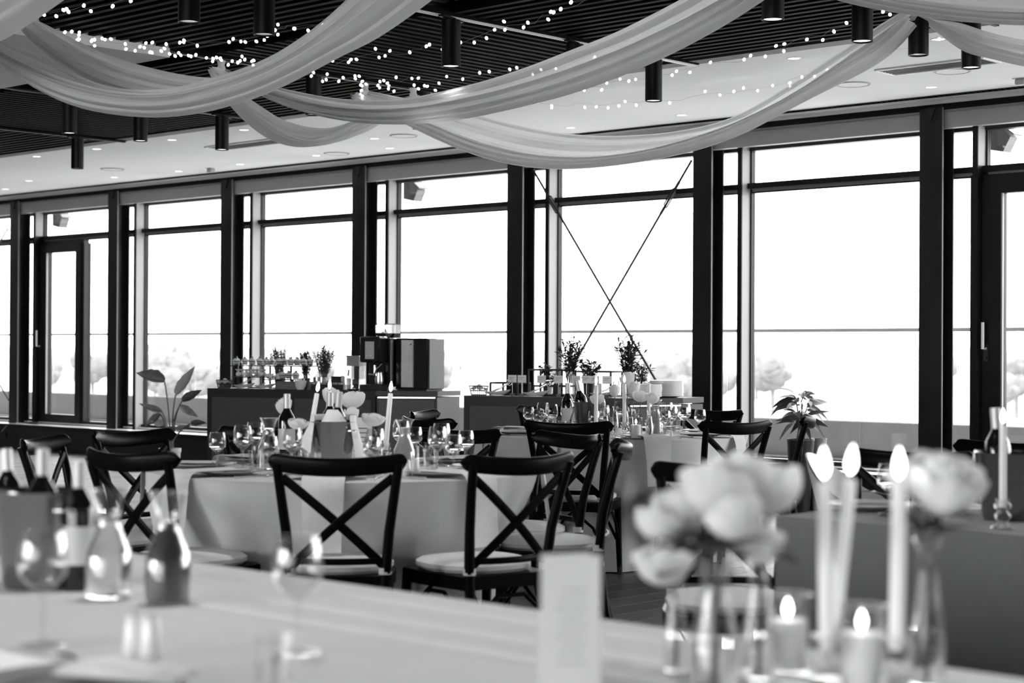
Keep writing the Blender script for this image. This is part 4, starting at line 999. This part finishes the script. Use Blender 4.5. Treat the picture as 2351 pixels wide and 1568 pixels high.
# ---------------------------------------------------------------- the grey clothed table
W4 = 'on the grey clothed table'
BKT(TX_(2312, 1192), 0, 'dark ice bucket ' + W4); WBT(TX_(2300, 1190) + Vector((0, 0, .03)), 0, 'wine bottle standing in the ice bucket ' + W4).rotation_euler = (0, -.08, 0)
P = TX_(2302, 1214); HLD(P, 0, 'cut glass holder of the single thin candle'); TAP(P + Vector((0, 0, .062)), 0, 'single thin taper candle in front of the ice bucket ' + W4).scale = (.9, .9, .92)
PLT(TX_(2000, 1168), 0, 'grey plate ' + W4); FNP(TX_(2190, 1178), .2, 'folded pale napkin ' + W4); FRK(TX_(2030, 1135), 1.4, 'steel fork ' + W4); WGE(TX_(2262, 1170), 0, 'wine glass beside the ice bucket ' + W4); WG2(TX_(2040, 1182), 0, 'small wine glass beside the plate ' + W4); TUM(TX_(2075, 1178), 0, 'short clear tumbler beside the plate ' + W4)
# ================================================================ ON THE COUNTERS
N1, N2 = Vector((-u1.y, u1.x, 0)), Vector((-u2.y, u2.x, 0))
def onc(px, d, c=1):
    A, u, n = (A1, u1, N1) if c == 1 else (A2, u2, N2); lo, hi = -.5, 3.5
    for _ in range(40):
        m = (lo+hi)/2
        if proj(A + u*m + n*d)[0] < px: lo = m
        else: hi = m
    p = A + u*lo + n*d; p.z = ZC; return p
def zpx(p, py): return ZC + 0*p.z if False else CAMZ - (py - proj(Vector((p.x, p.y, CAMZ)))[1]) * dep(p) / FPX
def basket(label, loc, rz):
    t = thing('wire_basket', label, 'basket', loc, rz)
    for z, r in ((.004, .055), (.035, .062), (.07, .07)): part('hoop', G().tube([(r*1.1*math.cos(a), r*.8*math.sin(a), z) for a in [2*pi*i/24 for i in range(24)]], .003, 6, closed=True), 'dark', t)
    for i in range(24):
        a = 2*pi*i/24; part('wire_rib', G().tube([(.06*math.cos(a), .044*math.sin(a), .003), (.077*math.cos(a), .056*math.sin(a), .07)], .002, 5), 'dark', t)
    part('base', G().prism([(.058*math.cos(2*pi*i/20), .042*math.sin(2*pi*i/20)) for i in range(20)], .001, .004), 'dark', t)
    part('napkin_fill', G().grid(lambda u, v: ((u-.5)*.12, (v-.5)*.085, .045 + .035*math.sin(pi*u)*math.sin(pi*v) + .006*math.sin(u*14)), 14, 10), 'card', t)
basket('dark wire basket of white napkins at the end of the dessert counter', onc(515, .12), a1); basket('dark wire basket of white napkins at the end of the sign card counter', onc(1099, .12, 2), a2)
def tongplate():
    t = thing('serving_dish', 'x', 'dish')
    def fn(u, v):
        a = 2*pi*u; r = [0, .6, .9, 1.][int(round(v*3))]; return (.11*r*math.cos(a), .05*r*math.sin(a), .006 + .024*r**4 + .018*max(0, math.cos(a))*r**3)
    part('dish', G().grid(fn, 28, 4, cu=True), 'china', t); part('dish_base', G().cyl(.05, 0, .006, 16), 'china', t)
    g = thing('serving_tongs', 'x', 'tongs')
    for s in (-1, 1): part('arm', G().tube([(-.07, s*.018, .022), (0, s*.02, .05), (.075, s*.014, .088)], [.004, .003, .003], 6), 'silver', g)
    part('spring_loop', G().tube([(.085 + .022*math.cos(a), 0 + .004*math.sin(a*2), .095 + .022*math.sin(a)) for a in [2*pi*i/16 for i in range(16)]], .003, 6, closed=True), 'silver', g)
    return Proto(t), Proto(g)
DISH, TONG = tongplate()
for px, d, c, l in ((560, .1, 1, 'white boat dish next to the napkin basket on the dessert counter'), (608, .1, 1, 'white boat dish under the cake pops'), (1142, .1, 2, 'white boat dish next to the napkin basket on the sign card counter'), (1230, .05, 2, 'white boat dish in front of the tall cube frame'), (1385, .2, 2, 'white boat dish half hidden behind the wine bottles')):
    p = onc(px, d, c); a = a1 if c == 1 else a2; DISH(p, a, l); TONG(p + Vector((.02, 0, .004)), a, 'tongs in the ' + l)
# ---- dessert stand
pa, pb = onc(530, .30), onc(727, .30); zu = zpx(pa, 838)
t = thing('dessert_stand', 'two tier black metal dessert stand on the counter', 'stand', (0, 0, 0))
def slab(p, q, w, z, th=.008):
    e = _n(q-p); n = Vector((-e.y, e.x, 0))*w; return G().prism([(p.x-n.x, p.y-n.y), (q.x-n.x, q.y-n.y), (q.x+n.x, q.y+n.y), (p.x+n.x, p.y+n.y)], z-th, z)
part('upper_shelf', slab(pa, pb, .07, zu), 'dark', t, False)
la, lb = onc(541, .2), onc(612, .2); lc, ld_ = onc(612, .26), onc(688, .26); zl = zpx(la, 864)
part('lower_shelf', slab(la, lb, .06, zl), 'dark', t, False); part('lower_shelf', slab(lc, ld_, .06, zl-.02), 'dark', t, False)
for px, d, z in ((545, .33, zu), (620, .33, zu), (634, .33, zu), (668, .33, zu), (704, .33, zu), (570, .2, zl), (604, .2, zl), (620, .26, zl-.02), (634, .26, zl-.02), (672, .26, zl-.02), (548, .2, zl)):
    p = onc(px, d); part('upright', G().box(p.x-.006, p.x+.006, p.y-.006, p.y+.006, ZC, z-.006), 'dark', t, False)
part('foot_rail', slab(onc(545, .33), onc(704, .33), .006, ZC+.008), 'dark', t, False)
dc = thing('dessert_cup', 'x', 'dessert')
part('cup', G().lathe([(0, 0), (.021, 0), (.028, .05), (.0265, .05), (.02, .003), (0, .003)], 16), 'glass', dc)
part('sponge', G().lathe([(0, .004), (.019, .004), (.021, .017), (0, .017)], 14), 'cake', dc); part('cream_layer', G().lathe([(0, .0175), (.0215, .0175), (.023, .03), (0, .03)], 14), 'cream', dc)
part('top_sponge', G().lathe([(0, .0305), (.023, .0305), (.0245, .04), (0, .04)], 14), 'cake', dc); part('cream_swirl', G().lathe([(.0245, .041), (.026, .05), (.02, .062), (.013, .066), (.006, .075), (0, .077)], 14, fn=lambda a, j: 1+.08*math.sin(5*a+j)), 'cream', dc)
dc.scale = (1.2, 1.2, .88)
part('berry', G().ball(.008, (.004, 0, .078), 8, 5).ball(.007, (-.008, .004, .074), 8, 5), 'berry', dc)
DCP = Proto(dc)
for k_, px in enumerate((543, 562, 578, 596, 612, 623, 640, 653, 667, 682, 696, 711)): DCP(Vector((*onc(px, .262 + .076*(k_ % 2)).xy, zu)), px, 'layered dessert cup on the upper shelf of the dessert stand', 'upper dessert cups')
for k_, px in enumerate((648, 663, 679)): DCP(Vector((*onc(px, .235 + .05*(k_ % 2)).xy, zl-.02)), px, 'layered dessert cup on the lower shelf of the dessert stand', 'lower dessert cups')
cp = thing('cake_pop', 'x', 'cake pop')
part('cake_ball', G().ball(.022, (0, 0, .021), 12, 8), 'cream', cp); part('stick', G().tube([(0, 0, .04), (.002, 0, .125)], .0025, 6), 'card', cp)
part('wrapper_frill', G().lathe([(.006, .042), (.02, .058), (.024, .064)], 12, fn=lambda a, j: 1+.3*math.sin(4*a)*(j > 0)), 'card', cp)
CPP = Proto(cp)
for k_, px in enumerate((547, 556, 566, 574, 582, 590, 598, 606)): CPP(Vector((*onc(px, .172 + .056*(k_ % 2)).xy, zl)), px, 'wrapped cake pop with its stick up on the dessert stand', 'cake pops')
mc = thing('macaron', 'x', 'macaron')
for s in (0, 1): part('biscuit', G().lathe([(0, 0), (.02, 0), (.024, .006), (.02, .014), (0, .016)], 14, T3((0, .002 - .004*s, .026)) @ RX((-1)**s*pi/2)), 'cream', mc)
part('filling', G().cyl(.02, -.003, .003, 14, T3((0, 0, .026)) @ RX(pi/2)), 'cake', mc)
MCP = Proto(mc)
for px in (616, 626, 638): MCP(Vector((*onc(px, .24).xy, zl-.02)), a1, 'pale macaron on edge on the lower shelf of the dessert stand', 'macarons')
# ---- plants on the counters
def shrub(label, loc, h, w, n, pot, leafL, leafW, mt, seed, potr=.05, poth=.09, spread=.5, lp=40):
    rnd = random.Random(seed); t = thing('potted_plant', label, 'plant', loc)
    if pot == 'vase': part('glass_vase', G().lathe([(0, 0), (.035, 0), (.04, poth), (.038, poth), (.033, .006), (0, .006)], 20), 'glass', t)
    else: part('pot', G().lathe([(0, 0), (potr*.8, 0), (potr, poth), (potr*.93, poth), (potr*.9, poth-.012), (0, poth-.012)], 20), pot, t); part('soil', G().cyl(potr*.88, poth-.02, poth-.012, 16), 'soil', t)
    g = G(); st = G()
    for i in range(n):
        a = rnd.uniform(0, 6.28); q = rnd.random()**.6; end = Vector((w*q*math.cos(a), w*q*math.sin(a), poth + (h-poth)*rnd.uniform(.7, 1)*(1-.25*q*q)))
        b = Vector((potr*.4*math.cos(a), potr*.4*math.sin(a), poth*.6)); mid = b.lerp(end, .5) + Vector((-.1*w*math.cos(a), -.1*w*math.sin(a), .05*h))
        pts = arc3(b, end, mid, 7); st.tube(pts, .0022, 4)
        for k in range(lp):
            s = .25 + .75*k/lp; j = s*6; i0 = min(5, int(j)); p = pts[i0].lerp(pts[i0+1], j-i0)
            m = T3(p) @ RZ(rnd.uniform(0, 6.28)) @ RX(rnd.uniform(-.1, 1.0)); L = leafL*rnd.uniform(.7, 1.2)
            g.add([(0, 0, 0), (leafW, L*.45, .003), (0, L, -.1*L), (-leafW, L*.45, .003)], [(0, 1, 2, 3)], m)
    part('stems', st, 'stem', t); f = part('foliage', g, mt, t); f['kind'] = 'stuff'
shrub('fine leaved rosemary bush in a pot behind the dessert stand', onc(643, .5), .40, .10, 24, 'potd', .030, .0045, 'leaf', 41, .05, .1)
shrub('small dark rosemary bush in a pot beside the tin cup', onc(702, .45), .36, .06, 16, 'potd', .032, .006, 'leafd', 42, .04, .09)
shrub('wide fine leaved rosemary bush in a striped pot beside the coffee machine', onc(743, .45), .40, .13, 30, 'china', .030, .0045, 'leaf', 43, .06, .1)
shrub('tall bamboo like plant in a glass vase at the tie rod', onc(1308, .42, 2), .46, .13, 17, 'vase', .055, .0085, 'leafd', 44, .04, .16, lp=22)
shrub('bushy bamboo like plant in a glass vase behind the white roses', onc(1440, .40, 2), .46, .14, 20, 'vase', .055, .0085, 'leafd', 45, .04, .16, lp=22)
shrub('broad leaved plant in a white pot inside the tall cube frame', onc(1258, .45, 2), .26, .10, 11, 'china', .045, .014, 'leafd', 46, .04, .09, lp=9)
shrub('broad leaved plant in a pot behind the second cube frame', onc(1352, .45, 2), .30, .11, 12, 'potd', .05, .017, 'leafd', 47, .045, .12, lp=9)
shrub('dark spiky plant beside the plate stacks', onc(1470, .45, 2), .26, .09, 11, 'potd', .055, .007, 'leafd', 48, .04, .09, lp=11)
# ---- coffee corner
p = onc(695, .18); t = thing('wooden_tray_box', 'grey wooden box with bowl and dark tray inset on the counter', 'box', onc(634, .1), a1)
L = (onc(712, .1)-onc(634, .1)).length
part('front_board', G().box(0, L, 0, .012, 0, .065), 'wood', t, False); part('side_board', G().box(0, .012, .012, .09, 0, .065), 'wood', t, False); part('side_board', G().box(L-.012, L, .012, .09, 0, .065), 'wood', t, False); part('back_board', G().box(0, L, .09, .102, 0, .065), 'wood', t, False); part('bottom', G().box(.012, L-.012, .012, .09, 0, .008), 'wood', t, False)
t = thing('white_bowl', 'white bowl full of sugar sticks beside the wooden box', 'bowl', onc(690, .035))
part('bowl', G().lathe([(0, 0), (.03, 0), (.045, .03), (.052, .075), (.049, .075), (.04, .03), (0, .01)], 20), 'china', t)
for k in range(14): part('sugar_stick', G().box(-.004, .004, -.001, .001, 0, .06, T3((random.uniform(-.03, .03), random.uniform(-.03, .03), .035)) @ RZ(random.uniform(0, 3)) @ RX(random.uniform(-.4, .4))), 'card', t, False)
t = thing('sachet_tray', 'black tray of tea sachets in front of the tin cup', 'tray', onc(714, .08), a1)
L = (onc(788, .08)-onc(714, .08)).length
part('tray', G().box(0, L, 0, .1, 0, .006).box(0, L, 0, .006, .006, .045).box(0, L, .094, .1, .006, .045).box(0, .006, .006, .094, .006, .045).box(L-.006, L, .006, .094, .006, .045), 'dark', t, False)
for k in range(16): part('sachet', G().box(.01 + k*(L-.03)/16, .013 + k*(L-.03)/16, .015, .085, .008, .06, None), ('card', 'plate', 'label')[k % 3], t, False)
t = thing('tin_cup', 'shiny tin cup with vertical stripes behind the sachet tray', 'cup', onc(729, .27)); part('wall', G().lathe([(0, 0), (.036, 0), (.038, .1), (.036, .1), (.034, .006), (0, .006)], 24), 'silver', t); part('rim', G().tube([(.038*math.cos(a), .038*math.sin(a), .1) for a in [2*pi*i/20 for i in range(20)]], .002, 6, closed=True), 'silver', t)
for k, (px, l) in enumerate(((752, 'stack of white saucers behind the sachet tray'),)):
    t = thing('saucer_stack', l, 'saucers', onc(px, .26))
    for j in range(6): part('saucer', G().lathe([(0, 0), (.03, 0), (.055, .012), (.055, .014), (.028, .004)], 20, T3((0, 0, j*.013))), 'china', t)
t = thing('tea_box', 'black tea box standing behind the sachet tray', 'box', onc(760, .2), a1); part('box', G().rbox(0, .10, 0, .06, 0, .10, .003), 'dark', t); part('lid', G().rbox(-.002, .102, -.002, .062, .10, .112, .003), 'dark', t)
t = thing('glass_jar', 'glass jar with a handwritten tag beside the coffee machine', 'jar', onc(797, .1)); part('wall', G().lathe([(0, 0), (.036, 0), (.036, .1), (.034, .1), (.034, .005), (0, .005)], 20), 'glass', t); part('filling', G().cyl(.033, .005, .045, 18), 'nap', t)
part('tag', G().box(-.03, .005, -.042, -.040, .07, .12), 'card', t, False); part('spoon', G().tube([(0, 0, .05), (.012, 0, .15)], .002, 5).tube([(.012, 0, .12), (.02, 0, .17)], .007, 6), 'silver', t)
t = thing('water_dispenser', 'clear glass drink dispenser beside the coffee machine', 'dispenser', onc(818, .33), a1)
part('tank', G().box(-.06, .06, -.06, .06, .0, .2), 'glass', t, False); part('drink', G().box(-.056, .056, -.056, .056, .004, .09), 'liq', t, False); part('upper_tank', G().box(-.06, .06, -.06, .06, .2, .28), 'plate', t, False); part('lid', G().box(-.065, .065, -.065, .065, .28, .288), 'silver', t, False)
part('tap', G().cyl(.008, 0, .04, 10, T3((0, -.06, .03)) @ RX(pi/2)), 'silver', t)
t = thing('saucer', 'small saucer of biscuits in front of the coffee machine', 'saucer', onc(812, .03)); part('dish', G().lathe([(0, 0), (.035, 0), (.055, .01), (.055, .013), (.03, .004)], 20), 'dark', t); part('biscuits', G().ball(.012, (.01, 0, .012), 8, 5, .6).ball(.012, (-.014, .006, .012), 8, 5, .6), 'cream', t)
# coffee machine: head with screen in front, tall body, steel side, hoppers
q = onc(829, .04); wq = onc(872, .04); Wm = (wq-q).length
t = thing('coffee_machine', 'black coffee machine with touch screen, steel side and bean hoppers', 'coffee machine', q, a1)
z = lambda py: zpx(q, py) - ZC
Dm = .46
part('body', G().rbox(0, Wm+.02, .12, Dm, .03, z(775), .008), 'mblack', t)
hd_ = part('screen_head', G().rbox(-.006, Wm+.004, -.02, .12, z(832), z(772), .010), 'mblack', t)
part('screen', G().box(.05*1, Wm-.045, -.024, -.0205, z(824), z(784)+.0, None), 'screen', hd_, False)
for i in range(3):
    for j in range(2): part('menu_icon', G().box(.058 + j*.035, .080 + j*.035, -.0248, -.0242, z(820)+.012+i*.04, z(820)+.016+i*.04), 'track', hd_, False)
part('side_trim', G().box(Wm+.02, Wm+.026, .14, .17, .06, z(780)), 'msteel', t, False)
part('steel_side', G().box(Wm+.02, Wm+.027, .25, .38, .05, z(777)), 'msteel', t, False, label='brushed steel side panel')
part('spout', G().tube([(Wm*.62, .03, z(838)), (Wm*.62, .03, z(862))], .012, 10).tube([(Wm*.35, .02, z(860)), (Wm*.75, .02, z(860))], .010, 10), 'silver', t)
part('steam_wand', G().tube([(Wm*.9, .05, z(835)), (Wm*.85, .0, z(845)), (Wm*.7, -.01, z(862))], .006, 8), 'silver', t)
part('milk_jug', G().lathe([(0, 0), (.032, 0), (.036, .04), (.028, .085), (.03, .1), (.026, .1), (0, .09)], 20, T3((Wm*.8, .05, .055))), 'silver', t)
part('drip_tray', G().rbox(-.004, Wm+.004, -.02, .12, 0, .05, .004), 'dark', t)
part('rear_cover', G().rbox(0, Wm+.02, Dm, Dm+.05, .03, z(776), .004), 'counter', t)
for k, (x0, y0) in enumerate(((.02, .16), (.03, .30))):
    h = part('hopper', G().lathe([(.04*1.1, z(775)), (.075, z(765)), (.075, z(764)), (0, z(764))], 4, T3((.09, y0+.05, 0)) @ RZ(pi/4)), 'dark', t, False)
    part('hopper_bin', G().lathe([(.07, z(764)), (.072, z(744))], 4, T3((.09, y0+.05, 0)) @ RZ(pi/4)), 'glass', h, False); part('hopper_lid', G().lathe([(0, z(743.5)), (.078, z(743.5)), (.078, z(742)), (0, z(742))], 4, T3((.09, y0+.05, 0)) @ RZ(pi/4)), 'dark', h, False)
part('foot', G().cyl(.02, 0, .03, 10, T3((.04, .2, 0))).cyl(.02, 0, .03, 10, T3((Wm-.02, .2, 0))).cyl(.02, 0, .03, 10, T3((.04, Dm-.04, 0))).cyl(.02, 0, .03, 10, T3((Wm-.02, Dm-.04, 0))), 'dark', t)
# the fridge beside it
q2 = q + u1*(Wm+.05) + N1*.17; t = thing('milk_cooler', 'tall black cooler box with a brushed steel door behind the coffee machine', 'cooler', q2, a1)
Wc = .30; part('cabinet', G().rbox(0, Wc, 0, .30, .012, z(776), .006), 'mblack', t)
part('door', G().box(.06, .06+.11, -.012, 0, .03, z(780)), 'msteel', t, False, label='brushed steel door'); part('side_panel', G().box(Wc, Wc+.012, .02, .27, .02, z(778)), 'counter', t, False); part('lock', G().cyl(.006, 0, .004, 8, T3((.15, -.012, z(790))) @ RX(pi/2)), 'dark', t); part('base', G().box(.01, Wc-.01, .01, .28, 0, .012), 'dark', t, False)
# ---- cube frames, sign cards, plates
def cube_frame(px0, px1, pyt, d0, label):
    a, b = onc(px0, d0, 2), onc(px1, d0, 2); L = (b-a).length; h = zpx(a, pyt) - ZC; t = thing('cube_frame', label, 'riser', a, a2); D = .2; r = .006
    for x in (0, L):
        for y in (0, D): part('upright', G().box(x-r, x+r, y-r, y+r, 0, h), 'dark', t, False)
    for z_ in (r, h):
        for y in (0, D): part('long_bar', G().box(0, L, y-r, y+r, z_-r, z_+r), 'dark', t, False)
        for x in (0, L): part('cross_bar', G().box(x-r, x+r, 0, D, z_-r, z_+r), 'dark', t, False)
cube_frame(1126, 1188, 879, .2, 'low black cube frame next to the napkin basket'); cube_frame(1213, 1290, 849, .35, 'tall black cube frame with a plant inside'); cube_frame(1225, 1300, 886, .13, 'low black cube frame with lanterns beneath the tall one'); cube_frame(1321, 1402, 853, .3, 'tall black cube frame behind the wine bottles')
sg = thing('sign_card', 'x', 'sign')
part('card', G().box(-.032, .032, -.001, .001, .10, .155), 'card', sg, False); part('clip_stem', G().tube([(0, .003, .01), (0, .003, .11)], .002, 6), 'silver', sg); part('block', G().rbox(-.016, .016, -.01, .014, 0, .02, .002), 'wood', sg)
part('printed_line', G().box(-.022, .018, -.0016, -.001, .136, .139), 'ink', sg, False); part('printed_line', G().box(-.022, .006, -.0016, -.001, .124, .1265), 'ink', sg, False)
SGP = Proto(sg)
for px, d, l in ((1176, .1, 'nearer the napkin basket'), (1198, .1, 'second from the napkin basket'), (1243, .07, 'against the tall cube frame'), (1282, .07, 'at the corner of the tall cube frame'), (1322, .12, 'above the red wine bottle'), (1346, .2, 'above the bottle neck'), (1365, .12, 'above the taper candle'), (1393, .12, 'farthest along the counter')):
    SGP(onc(px, d, 2), a2 + .5, 'small white printed sign card ' + l)
pl = G().lathe([(0, 0), (.07, 0), (.13, .014), (.13, .018), (.07, .005)], 32).mesh('plate', 'china')
for px, n, d, l in ((1478, 16, .13, 'shorter stack of white plates behind the burning taper'), (1528, 22, .42, 'taller stack of white plates on the counter end')):
    p = onc(px, d, 2); t = thing('plate_stack', l, 'plates', p); h = zpx(p, 882 if n == 16 else 873) - ZC
    for j in range(n): o = ob('plate', pl, t, (random.uniform(-.003, .003), random.uniform(-.003, .003), j*(h-.018)/(n-1)))
for k, px in enumerate((1252, 1274)):
    t = thing('lantern', 'small dark lantern under the low cube frame', 'lantern', onc(px, .24, 2)); t['group'] = 'lanterns under the cube frame'
    part('cage', G().lathe([(.02, 0), (.02, .08)], 4), 'dark', t, False); part('candle', G().cyl(.010, 0, .05, 10), 'wax', t); part('lid', G().lathe([(.024, .08), (0, .1)], 4), 'dark', t, False)
# ================================================================ FLOOR PLANTS
P = onz(390, 1029, .30); t = thing('bird_of_paradise', 'bird of paradise plant with paddle leaves in a pale pot by the window', 'plant', (P.x, P.y, 0))
part('pot', G().lathe([(0, 0), (.085, 0), (.105, .26), (.11, .262), (.11, .30), (.10, .30), (.098, .28), (0, .28)], 24), 'pot', t); part('soil', G().cyl(.097, .26, .282, 20), 'soil', t)
dpl = dep(P)
def paddle(px0, py0, px1, py1, w, mt='leaf', curl=.25, stem=True, off=0.):
    A_, B_ = at(px0, py0, dpl+off) - Vector((P.x, P.y, 0)), at(px1, py1, dpl+off) - Vector((P.x, P.y, 0))
    e = B_-A_; L = e.length; u = _n(e); s = _n(u.cross(-FWD*.8 + Vector((0, 0, .5)))); n = s.cross(u)
    def fn(a, v): q = (a-.5)*2; ww = w*math.sin(pi*min(1, .05+.95*v)**.75)*(1+.06*math.sin(v*25)*abs(q)); return tuple(A_ + e*v + s*q*ww + n*(abs(q)**1.6*ww*curl*2 - .06*L*math.sin(pi*v)))
    part('leaf_blade', G().grid(fn, 9, 16), mt, t)
    part('leaf_stalk', G().tube(arc3((random.uniform(-.03, .03), random.uniform(-.03, .03), .28), A_, Vector((A_.x*.25, A_.y*.25, A_.z*.75+.05)), 8), .007, 6), 'stem', t)
random.seed(5)
paddle(378, 876, 312, 856, .07, 'leaf', .5); paddle(404, 905, 448, 840, .055, 'pot', .3); paddle(418, 920, 464, 895, .05, 'leafd'); paddle(412, 932, 456, 958, .04, 'leaf'); paddle(372, 945, 318, 926, .035, 'leaf'); paddle(368, 950, 332, 980, .04, 'leaf'); paddle(438, 972, 474, 970, .035, 'leafd'); paddle(376, 975, 346, 968, .04, 'pot'); paddle(402, 985, 440, 978, .03, 'leaf'); paddle(384, 1010, 372, 985, .03, 'leaf')
P = ony(1838, 1008, 11.55); t = thing('lily_plant', 'leafy lily plant in a tall black pot before the window', 'plant', (P.x, P.y, 0)); hp_ = P.z
part('pot', G().lathe([(0, 0), (.07, 0), (.085, hp_*.4), (.105, hp_-.02), (.107, hp_), (.10, hp_), (.095, hp_-.03), (0, hp_-.03)], 24), 'potd', t); part('pot_rim', G().lathe([(.1, hp_-.001), (.108, hp_+.003), (.109, hp_-.008)], 24), 'rail', t); part('soil', G().cyl(.095, hp_-.04, hp_-.02, 18), 'soil', t)
for k in range(7): part('stalk', G().tube(arc3((random.uniform(-.03, .03), random.uniform(-.03, .03), hp_-.03), (random.uniform(-.09, .09), random.uniform(-.09, .09), hp_+random.uniform(.18, .34)), (0, 0, hp_+.15), 7), .005, 5), 'stem', t)
for k in range(34):
    a = random.uniform(0, 6.3); zz = hp_ + random.uniform(.12, .36); m = T3((.05*math.cos(a), .05*math.sin(a), zz)) @ RZ(a - pi/2) @ RX(random.uniform(-.2, .8)) @ RY(random.uniform(-1.1, 1.1)); part('leaf', G().add(*(lambda g: (g.v, g.f))(leaf_grid(random.uniform(.13, .2), random.uniform(.02, .036), random.uniform(.3, 1.0))), m), 'leaf' if k % 3 else 'leafd', t)
P = ony(1880, 1006, 11.8); t = thing('plant_pot', 'slim pale pot beside the tall black pot', 'pot', (P.x, P.y, SILLZ)); hh = P.z - SILLZ
part('pot', G().lathe([(0, 0), (.05, 0), (.062, hh), (.058, hh), (.05, .02), (0, .02)], 20), 'pot', t); part('soil', G().cyl(.054, hh-.03, hh-.012, 16), 'soil', t)
# ---- extension lead on the sill by the door
A_ = [ony(px, py, YBOX+.12 if k > 1 else YBOX-.012) for k, (px, py) in enumerate(((4, 990), (14, 978), (45, 966), (36, 958), (48, 968), (70, 970), (95, 972), (60, 973), (52, 969)))]
for q_ in A_[2:]: q_.z = SILLZ + .006
t = thing('extension_cord', 'pale coiled extension cord lying on the sill by the terrace door', 'cord'); part('cable', G().tube([A_[0]] + [A_[i].lerp(A_[i+1], k/4) for i in range(8) for k in range(1, 5)], .004, 6), 'cable', t)
p = ony(78, 966, YBOX+.14); part('socket_bar', G().rbox(p.x-.1, p.x+.1, p.y-.02, p.y+.02, SILLZ, SILLZ+.03, .004), 'dark', t)
p = onz(8, 1010, .13); p = ony(8, 995, YBOX-.012); part('wall_socket', G().box(p.x-.06, p.x+.06, YBOX-.012, YBOX, p.z-.05, p.z+.02), 'dark', t, False)
